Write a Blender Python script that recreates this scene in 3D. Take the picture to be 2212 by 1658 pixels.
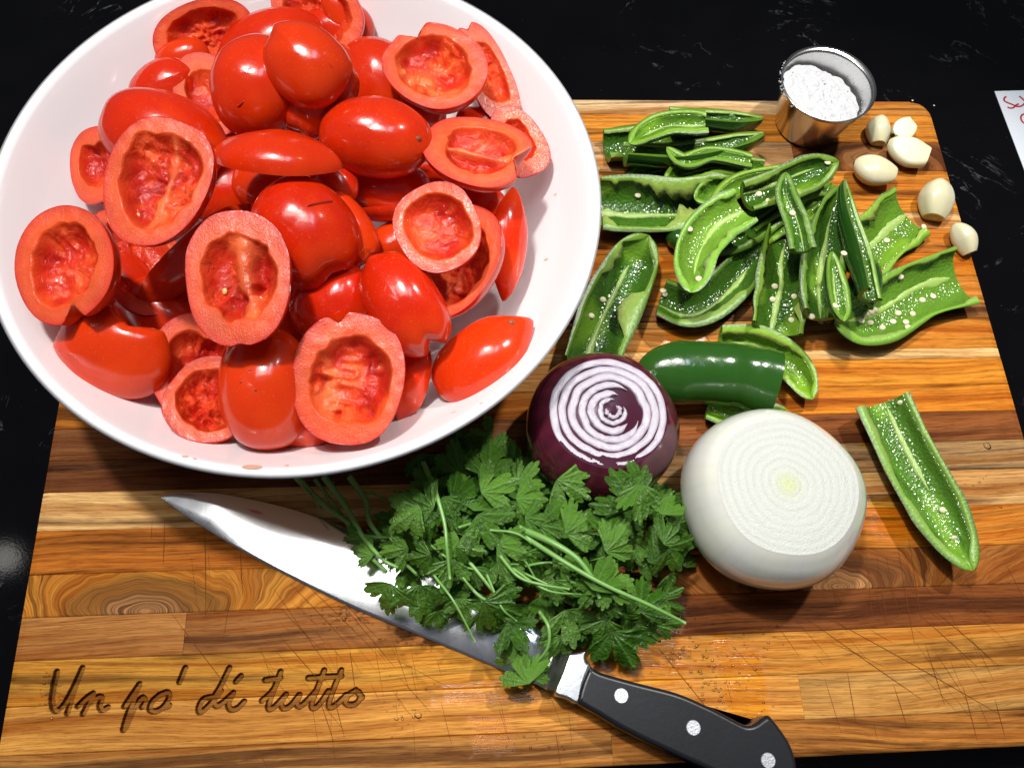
import bpy, math, random
import numpy as np
from mathutils import Vector
random.seed(7)
for o in list(bpy.data.objects): bpy.data.objects.remove(o, do_unlink=True)
S = bpy.context.scene
# ------------------------------------------------------------------ camera
VW, VH, FOC = 2212.0, 1658.0, 1827.4
CAM = np.array([-0.06299156, -0.21141043, 0.4990078])
RT = np.array([0.99746922, -0.04222072, 0.05720626])
UP = np.array([0.0170939, 0.92340137, 0.38345497])
FW = np.array([0.06901409, 0.38150665, -0.92178616])
cd = bpy.data.cameras.new('camera'); cam = bpy.data.objects.new('camera', cd)
S.collection.objects.link(cam)
from mathutils import Matrix
m = Matrix.Identity(4)
for i in range(3):
    m[i][0] = RT[i]; m[i][1] = UP[i]; m[i][2] = -FW[i]; m[i][3] = CAM[i]
cam.matrix_world = m
cd.sensor_fit = 'HORIZONTAL'; cd.sensor_width = 36; cd.lens = FOC/VW*36; cd.clip_start = 0.01; cd.clip_end = 50
S.camera = cam
# ------------------------------------------------------------------ light
w = bpy.data.worlds.new('World'); S.world = w; w.use_nodes = True
bg = w.node_tree.nodes['Background']; bg.inputs[0].default_value = (0.80, 0.86, 1.0, 1); bg.inputs[1].default_value = 0.065
def lamp(kind, name, loc, target, energy, color, **k):
    L = bpy.data.lights.new(name, kind); L.energy = energy; L.color = color
    for a, v in k.items(): setattr(L, a, v)
    o = bpy.data.objects.new(name, L); S.collection.objects.link(o); o.location = loc
    o.rotation_euler = (Vector(target)-Vector(loc)).to_track_quat('-Z', 'Y').to_euler()
    return o
lamp('SPOT', 'ceiling_spot', (-0.33, 0.27, 1.35), (-0.10, 0.02, 0), 42, (1, 0.96, 0.90), spot_size=math.radians(44), spot_blend=0.5, shadow_soft_size=0.045)
lamp('SPOT', 'ceiling_spot', (0.55, 0.46, 1.3), (0.22, -0.02, 0), 42, (1, 0.96, 0.90), spot_size=math.radians(32), spot_blend=0.55, shadow_soft_size=0.035)
lamp('AREA', 'ceiling_panel', (-0.34, 0.11, 1.35), (-0.34, 0.11, 0), 3.3, (1, 0.97, 0.93), shape='RECTANGLE', size=0.58, size_y=0.30)
lamp('AREA', 'window_light', (0.12, 0.16, 1.45), (0.1, 0, 0), 1.6, (0.74, 0.84, 1.0), shape='RECTANGLE', size=0.16, size_y=0.42)
lamp('SPOT', 'far_spot', (-1.05, 0.19, 1.35), (-0.6, -0.1, 0), .22, (1, 0.95, 0.88), spot_size=math.radians(50), spot_blend=0.5, shadow_soft_size=0.03)
S.view_settings.view_transform = 'Standard'; S.view_settings.look = 'None'
S.view_settings.exposure = 0.68; S.view_settings.gamma = 1
S.render.engine = 'CYCLES'; S.cycles.max_bounces = 8
S.cycles.caustics_reflective = False; S.cycles.caustics_refractive = False
S.cycles.sample_clamp_indirect = 4

# ------------------------------------------------------------------ helpers
def at(px, py, z=0.0):
    d = (px-VW/2)*RT-(py-VH/2)*UP+FOC*FW
    return CAM+(z-CAM[2])/d[2]*d
def pxm(P): return float((np.asarray(P)-CAM)@FW)/FOC           # metres covered by one picture unit at P
def cvec(n):
    n = np.array(n, float); v = n[0]*RT+n[1]*UP-n[2]*FW; return v/np.linalg.norm(v)
def unit(v): return v/(np.linalg.norm(v)+1e-12)
def hash3(i, j, k, s):
    n = (i*374761393+j*668265263+k*2147483647+s*974634777) & 0x7fffffff
    n = ((n ^ (n >> 13))*1274126177) & 0x7fffffff
    return ((n ^ (n >> 16)) & 0xffff)/65535.0
def vnoise(P, scale=1.0, seed=0):
    P = np.asarray(P, float)*scale+1000.0
    I = np.floor(P).astype(np.int64); F = P-I; F = F*F*(3-2*F); r = 0
    for a in (0, 1):
        for b in (0, 1):
            for c in (0, 1):
                w_ = (F[..., 0] if a else 1-F[..., 0])*(F[..., 1] if b else 1-F[..., 1])*(F[..., 2] if c else 1-F[..., 2])
                r = r+w_*hash3(I[..., 0]+a, I[..., 1]+b, I[..., 2]+c, seed)
    return r*2-1
def n1(x, seed=0): 
    x = np.asarray(x, float); return vnoise(np.stack([x, x*0+seed*7.3, x*0], -1), 1, seed)
def grid_faces(nu, nv, wrap=False, flip=False):
    f = []
    for i in range(nu-1):
        for j in range(nv if wrap else nv-1):
            a, b = i*nv+j, i*nv+(j+1) % nv; c, d = a+nv, b+nv
            f.append((a, c, d, b) if flip else (a, b, d, c))
    return f
def mesh(name, V, F, mat=None, parent=None, cols=None, smooth=True, attr=None):
    me = bpy.data.meshes.new(name); me.from_pydata(np.asarray(V, float).reshape(-1, 3).tolist(), [], F)
    if cols is not None:
        ca = me.color_attributes.new('col', 'FLOAT_COLOR', 'POINT')
        c = np.ones((len(me.vertices), 4), np.float32); c[:, :3] = np.asarray(cols).reshape(-1, 3)
        ca.data.foreach_set('color', c.ravel())
    if attr:
        for k, v in attr.items():
            A = me.attributes.new(k, 'FLOAT', 'POINT'); A.data.foreach_set('value', np.asarray(v, np.float32).ravel())
    if smooth: me.polygons.foreach_set('use_smooth', [True]*len(me.polygons))
    me.update()
    if mat: me.materials.append(mat)
    o = bpy.data.objects.new(name, me); S.collection.objects.link(o)
    if parent: o.parent = parent
    return o
def thing(name, label, cat, loc=(0, 0, 0), group=None):
    o = bpy.data.objects.new(name, None); S.collection.objects.link(o); o.location = tuple(float(q) for q in loc)
    o.empty_display_size = 0.01
    o['label'] = label; o['category'] = cat
    if group: o['group'] = group
    return o
def tag(o, label, cat, group=None, kind=None):
    if label: o['label'] = label
    if cat: o['category'] = cat
    if group: o['group'] = group
    if kind: o['kind'] = kind
    return o
def catmull(P, n):
    P = np.asarray(P, float)
    if len(P) == 2: return P[0]+(P[1]-P[0])*np.linspace(0, 1, n)[:, None]
    Q = np.vstack([2*P[0]-P[1], P, 2*P[-1]-P[-2]]); seg = np.linalg.norm(np.diff(P, axis=0), axis=1)
    cum = np.r_[0, np.cumsum(seg)]/seg.sum(); out = []
    for t in np.linspace(0, 1, n):
        i = min(np.searchsorted(cum, t, 'right')-1, len(P)-2); u = (t-cum[i])/(cum[i+1]-cum[i])
        p0, p1, p2, p3 = Q[i:i+4]
        out.append(.5*(2*p1+(-p0+p2)*u+(2*p0-5*p1+4*p2-p3)*u*u+(-p0+3*p1-3*p2+p3)*u**3))
    return np.array(out)
def lathe(prof, n=96):
    prof = np.asarray(prof, float); t = np.linspace(0, 2*math.pi, n, endpoint=False)
    V = np.stack([prof[:, None, 0]*np.cos(t), prof[:, None, 0]*np.sin(t), prof[:, None, 1]+0*t], -1)
    return V.reshape(-1, 3), grid_faces(len(prof), n, True)
def tube(P, r, n=7):
    P = np.asarray(P, float); r = np.broadcast_to(r, len(P)); T = np.gradient(P, axis=0)
    V = []
    for p, t, q in zip(P, T, r):
        t = unit(t); a = unit(np.cross(t, [0.1, 0.2, 1])); b = np.cross(t, a)
        for k in range(n):
            ang = 2*math.pi*k/n; V.append(p+q*(a*math.cos(ang)+b*math.sin(ang)))
    F = grid_faces(len(P), n, True); F.append(tuple(range(n))); F.append(tuple(range((len(P)-1)*n, len(P)*n))[::-1])
    return np.array(V), F

# ------------------------------------------------------------------ materials
class NT:
    def __init__(s, name):
        s.m = bpy.data.materials.new(name); s.m.use_nodes = True; s.t = s.m.node_tree; s.n = s.t.nodes
        s.b = s.n['Principled BSDF']; s.out = s.n['Material Output']
    def N(s, typ, **k):
        x = s.n.new(typ)
        for a, v in k.items():
            if a.startswith('i_'):
                key = a[2:]; x.inputs[int(key) if key.isdigit() else key.replace('_', ' ')].default_value = v
            else: setattr(x, a, v)
        return x
    def L(s, a, b): s.t.links.new(a, b)
    def set(s, **k):
        for a, v in k.items(): s.b.inputs[a.replace('_', ' ')].default_value = v
    def math(s, op, a, b=None, c=None, clamp=False):
        x = s.N('ShaderNodeMath', operation=op, use_clamp=clamp)
        for i, q in enumerate((a, b, c)):
            if q is None: continue
            if isinstance(q, (int, float)): x.inputs[i].default_value = q
            else: s.L(q, x.inputs[i])
        return x.outputs[0]
    def mix(s, f, a, b, mode='MIX'):
        x = s.N('ShaderNodeMix', data_type='RGBA', blend_type=mode)
        for i, q in ((0, f), (6, a), (7, b)):
            if isinstance(q, (int, float)): x.inputs[i].default_value = q
            elif isinstance(q, tuple): x.inputs[i].default_value = q if len(q) == 4 else q+(1,)
            else: s.L(q, x.inputs[i])
        return x.outputs[2]
    def noise(s, scale, detail=3, rough=.5, vec=None, dist=0):
        x = s.N('ShaderNodeTexNoise'); x.inputs['Scale'].default_value = scale; x.inputs['Detail'].default_value = detail
        x.inputs['Roughness'].default_value = rough; x.inputs['Distortion'].default_value = dist
        if vec is not None: s.L(vec, x.inputs['Vector'])
        return x.outputs[0]
    def ramp(s, f, *st):
        x = s.N('ShaderNodeValToRGB'); e = x.color_ramp.elements
        while len(e) < len(st): e.new(0.5)
        for q, (p, c) in zip(e, st): q.position = p; q.color = tuple(c)+(1,) if not isinstance(c, (int, float)) else (c, c, c, 1)
        s.L(f, x.inputs[0]); return x.outputs[0]
    def bump(s, h, strength=.3, dist=.001):
        x = s.N('ShaderNodeBump'); x.inputs['Strength'].default_value = strength; x.inputs['Distance'].default_value = dist
        s.L(h, x.inputs['Height']); s.L(x.outputs[0], s.b.inputs['Normal']); return x
def objco(t): return t.N('ShaderNodeTexCoord').outputs['Object']
def attcol(t, name='col'): return t.N('ShaderNodeAttribute', attribute_name=name).outputs['Color']
def attfac(t, name): return t.N('ShaderNodeAttribute', attribute_name=name).outputs['Fac']

def mat_wood():
    t = NT('teak'); oi = t.N('ShaderNodeObjectInfo'); geo = t.N('ShaderNodeNewGeometry')
    sd = t.N('ShaderNodeAttribute', attribute_type='OBJECT', attribute_name='seed').outputs['Fac']
    stk = t.N('ShaderNodeAttribute', attribute_type='OBJECT', attribute_name='streak').outputs['Fac']
    kx = t.N('ShaderNodeAttribute', attribute_type='OBJECT', attribute_name='knot_x').outputs['Fac']
    ky = t.N('ShaderNodeAttribute', attribute_type='OBJECT', attribute_name='knot_y').outputs['Fac']
    ks = t.N('ShaderNodeAttribute', attribute_type='OBJECT', attribute_name='knot').outputs['Fac']
    sep = t.N('ShaderNodeSeparateXYZ'); t.L(objco(t), sep.inputs[0])
    X, Y, Z = sep.outputs
    # knot field: grain lines bend round the knot centre
    dx = t.math('MULTIPLY', t.math('SUBTRACT', X, kx), 0.42); dy = t.math('SUBTRACT', Y, ky)
    r = t.math('SQRT', t.math('ADD', t.math('MULTIPLY', dx, dx), t.math('MULTIPLY', dy, dy)))
    kn_ = t.noise(20, 3, .6, objco(t)); r = t.math('ABSOLUTE', t.math('ADD', r, t.math('MULTIPLY', t.math('SUBTRACT', kn_, .5), .015)))
    bl = t.math('MULTIPLY', t.math('POWER', 2.718, t.math('MULTIPLY', r, -52.0)), ks)
    yy = t.math('ADD', t.math('MULTIPLY', Y, t.math('SUBTRACT', 1, bl)), t.math('MULTIPLY', r, bl))
    xs = t.math('MULTIPLY', X, t.math('SUBTRACT', 1, t.math('MULTIPLY', bl, .8)))
    def vec(sx, sy, off):
        c = t.N('ShaderNodeCombineXYZ'); t.L(t.math('MULTIPLY', xs, sx), c.inputs[0]); t.L(t.math('MULTIPLY', yy, sy), c.inputs[1])
        t.L(t.math('ADD', t.math('MULTIPLY', sd, 13.7), off), c.inputs[2]); return c.outputs[0]
    # slow wander of the grain
    wv = t.noise(1, 2, .5, vec(4.0, 10.0, 3.0))
    yy = t.math('ADD', yy, t.math('MULTIPLY', t.math('SUBTRACT', wv, .5), 0.026))
    band = t.noise(1, 3, .55, vec(2.6, 120, 1.0))
    fine = t.noise(1, 4, .6, vec(34, 1150, 5.0))
    pore = t.noise(1, 2, .6, vec(90, 1900, 9.0))
    line = t.noise(1, 3, .6, vec(3.6, 310, 7.0))
    blot = t.noise(1, 3, .6, vec(13, 45, 11.0), dist=1.2)
    base = oi.outputs['Color']
    dark = t.mix(1.0, base, (0.20, 0.13, 0.12), 'MULTIPLY')
    light = t.mix(1.0, base, (1.22, 1.30, 1.25), 'MULTIPLY')
    base = t.mix(1.0, base, (.62, .435, .25), 'MULTIPLY')
    c = t.mix(t.ramp(band, (.35, 0.0), (.62, 1.0)), base, light)
    c = t.mix(t.math('MULTIPLY', t.ramp(line, (.54, 0.0), (.66, 1.0)), .5), c, t.mix(.8, base, (0.12, 0.035, 0.012)))
    sb = t.math('SUBTRACT', t.math('ADD', band, t.math('MULTIPLY', stk, .30)), t.math('MULTIPLY', blot, -.20))
    c = t.mix(t.math('MULTIPLY', t.ramp(sb, (.69, 0.0), (.83, 1.0)), .9), c, dark)
    c = t.mix(t.math('MULTIPLY', t.ramp(fine, (.42, 0.0), (.68, 1.0)), .62), c, t.mix(1.0, c, (0.38, 0.26, 0.20), 'MULTIPLY'))
    c = t.mix(t.math('MULTIPLY', t.ramp(pore, (.55, 0.0), (.63, 1.0)), .5), c, t.mix(1.0, c, (0.35, 0.25, 0.2), 'MULTIPLY'))
    # knot heart
    kr = t.noise(1, 2, .5, vec(30, 900, 2.0))
    kc = t.ramp(kr, (.35, (.10, .035, .015)), (.6, (.42, .20, .07)))
    c = t.mix(t.math('MULTIPLY', t.ramp(t.math('ADD', r, t.math('MULTIPLY', t.math('SUBTRACT', blot, .5), .012)), (.009, 1.0), (.0125, 0.0)), ks), c, kc)
    ring = t.ramp(t.math('ADD', r, t.math('MULTIPLY', t.math('SUBTRACT', blot, .5), .02)), (.0105, 0.0), (.013, 1.0), (.017, .6), (.021, 0.0))
    c = t.mix(t.math('MULTIPLY', t.math('MULTIPLY', ring, ks), .85), c, (.035, .014, .008))
    brn = attfac(t, 'burnt'); wet = attfac(t, 'wet')
    c = t.mix(t.math('MULTIPLY', brn, .9), c, t.mix(1.0, c, (.16, .09, .07), 'MULTIPLY'))
    c = t.mix(wet, c, t.mix(1.0, c, (1.05, .88, .30), 'MULTIPLY'))
    t.L(c, t.b.inputs['Base Color'])
    rg = t.math('ADD', t.math('MULTIPLY', fine, .2), .48)
    rg = t.math('SUBTRACT', rg, t.math('MULTIPLY', wet, .40)); t.L(rg, t.b.inputs['Roughness'])
    t.L(t.math('ADD', .05, t.math('MULTIPLY', wet, .3)), t.b.inputs['Specular IOR Level'])
    h = t.math('ADD', t.math('MULTIPLY', fine, -1.0), t.math('MULTIPLY', pore, -.6)); t.bump(h, .35, .0004)
    return t.m

def mat_counter():
    t = NT('black_quartz'); co = objco(t)
    n = t.noise(9, 5, .65, co, 1.6); f = t.math('ABSOLUTE', t.math('SUBTRACT', n, .5))
    line = t.ramp(f, (.0, 1.0), (.011, 0.0))
    gate = t.ramp(t.noise(14, 3, .6, co), (.55, 0.0), (.68, 1.0))
    br = t.ramp(t.noise(160, 2, .6, co), (.42, 0.0), (.6, 1.0))
    v = t.math('MULTIPLY', t.math('MULTIPLY', line, gate), br)
    sp = t.ramp(t.noise(420, 1, .5, co), (.80, 0.0), (.84, 1.0))
    v = t.math('ADD', v, t.math('MULTIPLY', sp, .35), clamp=True)
    c = t.mix(v, t.mix(t.noise(30, 3, .5, co), (.0012, .0012, .0016), (.003, .003, .004)), (.085, .088, .105))
    t.L(c, t.b.inputs['Base Color']); t.set(Roughness=.06, Specular_IOR_Level=.2)
    t.bump(t.noise(700, 2, .5, co), .03, .0003)
    return t.m

def mat_tom_skin():
    t = NT('tomato_skin'); co = objco(t); oi = t.N('ShaderNodeObjectInfo')
    n = t.noise(45, 3, .5, co); c = t.mix(n, (.47, .009, .002), (.63, .020, .002))
    c = t.mix(oi.outputs['Random'], c, t.mix(.35, c, (.78, .075, .005)))
    fl = t.ramp(t.noise(900, 1, .5, co), (.66, 0.0), (.72, 1.0)); c = t.mix(t.math('MULTIPLY', fl, .25), c, (.75, .16, .05))
    cl = t.noise(28, 2, .5, co); c = t.mix(t.ramp(cl, (.50, 0.0), (.72, .55)), c, (.74, .062, .004))
    sc = t.ramp(t.noise(240, 3, .65, co), (.70, 0.0), (.73, .7)); c = t.mix(sc, c, (.30, .018, .006))
    t.L(c, t.b.inputs['Base Color'])
    t.set(Roughness=.20, Specular_IOR_Level=.4, Subsurface_Weight=.12, Subsurface_Radius=(1, .15, .06), Subsurface_Scale=.006, Coat_Weight=.25, Coat_Roughness=.08)
    t.bump(t.math('ADD', t.noise(60, 3, .5, co), t.math('MULTIPLY', t.noise(500, 2, .5, co), .12)), .22, .0012)
    return t.m
def mat_tom_flesh():
    t = NT('tomato_flesh'); co = objco(t); c = attcol(t); wetn = attfac(t, 'gel')
    n = t.noise(420, 3, .6, co); c = t.mix(t.math('MULTIPLY', n, .55), c, t.mix(1.0, c, (1.25, 1.5, 1.4), 'MULTIPLY'))
    n2 = t.noise(110, 4, .6, co, .8); c = t.mix(t.ramp(n2, (.38, .30), (.62, 0.0)), c, t.mix(1.0, c, (.90, .52, .45), 'MULTIPLY'))
    t.L(c, t.b.inputs['Base Color'])
    t.L(t.math('SUBTRACT', .33, t.math('MULTIPLY', wetn, .26)), t.b.inputs['Roughness'])
    t.set(Specular_IOR_Level=.42, Subsurface_Weight=.45, Subsurface_Radius=(1, .25, .12), Subsurface_Scale=.005)
    g = t.ramp(t.noise(1250, 2, .6, co), (.48, 0.0), (.66, 1.0)); g2 = t.noise(150, 4, .6, co, .6)
    h = t.math('ADD', t.math('MULTIPLY', g, .13), t.math('MULTIPLY', t.math('MULTIPLY', g2, wetn), 5.0)); t.bump(h, .8, .0008)
    return t.m
def mat_simple(name, col, rough=.4, bumps=None, var=None, **k):
    t = NT(name); co = objco(t)
    if var:
        c = t.mix(t.noise(var[0], 3, .55, co), col+(1,), var[1]+(1,)); t.L(c, t.b.inputs['Base Color'])
    else: t.set(Base_Color=col+(1,))
    t.set(Roughness=rough, **k)
    if bumps: t.bump(t.noise(bumps[0], 3, .55, co), bumps[1], bumps[2])
    return t.m
def mat_attr(name, rough=.3, var=.4, vs=300, bumps=(600, .4, .0005), **k):
    t = NT(name); co = objco(t); c = attcol(t)
    c = t.mix(t.math('MULTIPLY', t.noise(vs, 3, .6, co), var), c, t.mix(1.0, c, (.45, .5, .4), 'MULTIPLY'))
    t.L(c, t.b.inputs['Base Color']); t.set(Roughness=rough, **k)
    if bumps: t.bump(t.noise(bumps[0], 3, .6, co), bumps[1], bumps[2])
    return t.m
def mat_pepper_skin():
    t = NT('jalapeno_skin'); co = objco(t); oi = t.N('ShaderNodeObjectInfo')
    c = t.mix(t.noise(60, 3, .5, co), (.006, .038, .006), (.016, .070, .008))
    c = t.mix(oi.outputs['Random'], c, t.mix(.35, c, (.035, .12, .010)))
    t.L(c, t.b.inputs['Base Color']); t.set(Roughness=.16, Specular_IOR_Level=.55, Coat_Weight=.3, Coat_Roughness=.06)
    t.bump(t.math('ADD', t.noise(90, 3, .5, co), t.math('MULTIPLY', t.noise(600, 2, .5, co), .1)), .25, .0014)
    return t.m
def mat_pepper_wall():
    t = NT('jalapeno_flesh'); co = objco(t); c = attcol(t); g = attfac(t, 'gel'); oi = t.N('ShaderNodeObjectInfo')
    c = t.mix(t.math('MULTIPLY', t.noise(260, 3, .6, co), .6), c, t.mix(1.0, c, (.42, .55, .4), 'MULTIPLY'))
    c = t.mix(oi.outputs['Random'], c, t.mix(1.0, c, (1.3, 1.15, .8), 'MULTIPLY'))
    t.L(c, t.b.inputs['Base Color']); t.L(t.math('SUBTRACT', .36, t.math('MULTIPLY', g, .22)), t.b.inputs['Roughness'])
    t.set(Specular_IOR_Level=.45, Subsurface_Weight=.1, Subsurface_Radius=(.5, 1, .2), Subsurface_Scale=.002)
    v = t.N('ShaderNodeTexVoronoi'); v.inputs['Scale'].default_value = 520; t.L(co, v.inputs['Vector'])
    h = t.math('ADD', t.math('MULTIPLY', t.math('MULTIPLY', v.outputs['Distance'], g), -1.8), t.noise(500, 2, .5, co)); t.bump(h, .45, .0006)
    return t.m
def mat_leaf():
    t = NT('coriander_leaf'); co = objco(t); oi = t.N('ShaderNodeObjectInfo'); v = attfac(t, 'vein')
    c = t.mix(t.noise(3, 3, .5, co), (.036, .130, .005), (.105, .280, .016))
    c = t.mix(oi.outputs['Random'], t.mix(1.0, c, (.62, .66, .7), 'MULTIPLY'), t.mix(.5, c, (.20, .40, .070)))
    c = t.mix(t.math('MULTIPLY', v, .45), c, (.17, .34, .10)); t.L(c, t.b.inputs['Base Color'])
    t.set(Roughness=.22, Specular_IOR_Level=.38)
    h = t.math('ADD', t.noise(260, 3, .6, t.N('ShaderNodeTexCoord').outputs['Generated']) if False else t.noise(9, 4, .65, co), t.math('MULTIPLY', v, -.35)); t.bump(h, .45, .025)
    tr = t.N('ShaderNodeBsdfTranslucent'); t.L(c, tr.inputs[0]); mx = t.N('ShaderNodeMixShader', i_0=.30)
    t.L(t.b.outputs[0], mx.inputs[1]); t.L(tr.outputs[0], mx.inputs[2]); t.L(mx.outputs[0], t.out.inputs[0])
    return t.m
def mat_blade():
    t = NT('brushed_steel'); co = objco(t); mp = t.N('ShaderNodeMapping'); mp.inputs['Rotation'].default_value = (0, 0, math.radians(22))
    mp.inputs['Scale'].default_value = (2600, 30, 30); t.L(co, mp.inputs[0]); n = t.noise(1, 3, .6, mp.outputs[0])
    t.set(Base_Color=(.74, .75, .77, 1), Metallic=1.0); t.L(t.math('ADD', t.math('MULTIPLY', n, .06), .10), t.b.inputs['Roughness'])
    t.bump(n, .05, .0001); return t.m
M = dict(
    wood=mat_wood(), counter=mat_counter(), skin=mat_tom_skin(), flesh=mat_tom_flesh(),
    porcelain=mat_simple('white_porcelain', (.85, .85, .87), .16, Specular_IOR_Level=.5, Coat_Weight=.4, Coat_Roughness=.05),
    pskin=mat_pepper_skin(), pwall=mat_pepper_wall(), leaf=mat_leaf(),
    stem=mat_simple('coriander_stem', (.10, .26, .05), .35, (400, .3, .0004), (60, (.20, .38, .10))),
    steel=mat_simple('polished_steel', (.66, .65, .63), .2, (90, .05, .0005), Metallic=1.0),
    isteel=mat_simple('satin_steel', (.80, .80, .80), .42, (200, .1, .0005), Metallic=1.0),
    bsteel=mat_simple('bolster_steel', (.62, .61, .59), .24, (500, .08, .0003), Metallic=1.0), blade=mat_blade(),
    rivet=mat_simple('rivet_aluminium', (.50, .52, .55), .38, (900, .5, .0003), Metallic=.8),
    handle=mat_simple('black_resin', (.006, .0065, .008), .34, (350, .12, .0004), (40, (.012, .013, .017)), Specular_IOR_Level=.3),
    salt=mat_simple('salt', (.52, .53, .55), .5, (700, .8, .0010), Subsurface_Weight=.2, Subsurface_Scale=.001),
    garlic=mat_attr('garlic_flesh', .27, .10, 60, (120, .18, .0006), Subsurface_Weight=.25, Subsurface_Radius=(1, .8, .4), Subsurface_Scale=.004),
    onion=mat_attr('onion_flesh', .3, .10, 260, (900, .8, .0006), Specular_IOR_Level=.3, Subsurface_Weight=.2, Subsurface_Radius=(1, 1, .9), Subsurface_Scale=.004),
    ring=mat_attr('red_onion_flesh', .2, .22, 500, (1000, .7, .0005)),
    redskin=mat_attr('red_onion_skin', .13, .4, 80, (40, .15, .001), Coat_Weight=.4, Coat_Roughness=.06),
    seed=mat_simple('seed', (.72, .66, .44), .35, (900, .3, .0003), Specular_IOR_Level=.4),
    tslit=mat_simple('slit_flesh', (.36, .018, .006), .3), scar=mat_simple('stem_scar', (.20, .06, .015), .5),
    juice=mat_simple('tomato_juice', (.80, .50, .34), .12),
    tseed=mat_simple('tomato_seed', (.72, .42, .13), .25),
    paper=mat_simple('white_card', (.66, .71, .78), .5, (500, .15, .0002)),
    ink=mat_simple('red_ink', (.42, .012, .02), .5),
    mark=mat_simple('knife_cut', (.13, .045, .010), .9, Specular_IOR_Level=0.0),
    debris=mat_simple('membrane', (.55, .60, .30), .4),
)
M['oskin'] = mat_attr('onion_skin', .16, .10, 50, (30, .12, .0015), Subsurface_Weight=.3, Subsurface_Radius=(1, 1, .9), Subsurface_Scale=.006, Coat_Weight=.6, Coat_Roughness=.04)
t = NT('water'); fr = t.N('ShaderNodeFresnel', i_IOR=1.5); tb = t.N('ShaderNodeBsdfTransparent'); tb.inputs[0].default_value = (1, .99, .97, 1)
gb = t.N('ShaderNodeBsdfGlossy'); gb.inputs['Roughness'].default_value = .04; mx = t.N('ShaderNodeMixShader')
t.L(fr.outputs[0], mx.inputs[0]); t.L(tb.outputs[0], mx.inputs[1]); t.L(gb.outputs[0], mx.inputs[2]); t.L(mx.outputs[0], t.out.inputs[0]); M['water'] = t.m

# ------------------------------------------------------------------ countertop
CZ = -0.034
ct = mesh('countertop', [(-1.6, -.9, CZ), (1.6, -.9, CZ), (1.6, 1.2, CZ), (-1.6, 1.2, CZ), (-1.6, -.9, CZ-.03), (1.6, -.9, CZ-.03), (1.6, 1.2, CZ-.03), (-1.6, 1.2, CZ-.03)],
          [(0, 1, 2, 3), (7, 6, 5, 4), (0, 4, 5, 1), (1, 5, 6, 2), (2, 6, 7, 3), (3, 7, 4, 0)], M['counter'], smooth=False)
ct['kind'] = 'structure'

# ------------------------------------------------------------------ engraved words, traced strokes
def tx(l): return [at((X/2.01)/1.2013, (1150+Y/2.01)/1.2013)[:2] for X, Y in l]
STROKES = [
 [(295,1190),(278,1270),(270,1350),(288,1392),(330,1362),(380,1275),(428,1170)], [(428,1170),(390,1270),(368,1340),(350,1405)],
 [(405,1368),(450,1325),(482,1303)], [(482,1305),(455,1360),(432,1408)], [(450,1365),(500,1325),(528,1325),(518,1365),(530,1388),(560,1375)],
 [(648,1368),(680,1320),(725,1255)], [(725,1258),(690,1340),(655,1440),(642,1492),(662,1465),(700,1375),(738,1325),(755,1345),(740,1372)],
 [(830,1310),(792,1345),(780,1385),(810,1395),(850,1372),(880,1325),(870,1297),(830,1310)], [(850,1376),(880,1366)],
 [(965,1170),(935,1243)], [(1195,1170),(1150,1262),(1112,1328),(1125,1366),(1160,1350),(1205,1310)], [(1112,1320),(1060,1332),(1036,1375),(1045,1400),(1100,1352),(1150,1290)],
 [(1215,1300),(1190,1352),(1200,1384),(1235,1380),(1272,1345)], [(1255,1212),(1230,1240)],
 [(1365,1340),(1405,1305),(1430,1275)], [(1462,1190),(1432,1270),(1402,1350),(1402,1384),(1432,1370),(1485,1315)], [(1382,1232),(1462,1222)],
 [(1490,1308),(1465,1350),(1478,1380),(1515,1365),(1560,1310),(1545,1350),(1562,1370),(1600,1340),(1645,1290)],
 [(1690,1182),(1656,1270),(1626,1350),(1632,1380),(1665,1358),(1712,1290)], [(1607,1222),(1780,1212)],
 [(1780,1182),(1742,1270),(1715,1350),(1722,1375),(1755,1358),(1805,1310)],
 [(1848,1290),(1815,1312),(1800,1348),(1822,1362),(1855,1355),(1878,1325),(1872,1298),(1848,1290)], [(1855,1285),(1888,1322)]]
SEGS = []
for s in STROKES:
    p = catmull([np.r_[q, 0] for q in tx(s)], 8*len(s))[:, :2] if len(s) > 2 else np.array(tx(s))
    for a, b in zip(p[:-1], p[1:]): SEGS.append((a, b))
def seg_dist(X, Y, segs):
    D = np.full(X.shape, 9.0)
    for a, b in segs:
        d = b-a; L2 = d@d+1e-12; k = np.clip(((X-a[0])*d[0]+(Y-a[1])*d[1])/L2, 0, 1)
        D = np.minimum(D, np.hypot(X-a[0]-k*d[0], Y-a[1]-k*d[1]))
    return D
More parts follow.
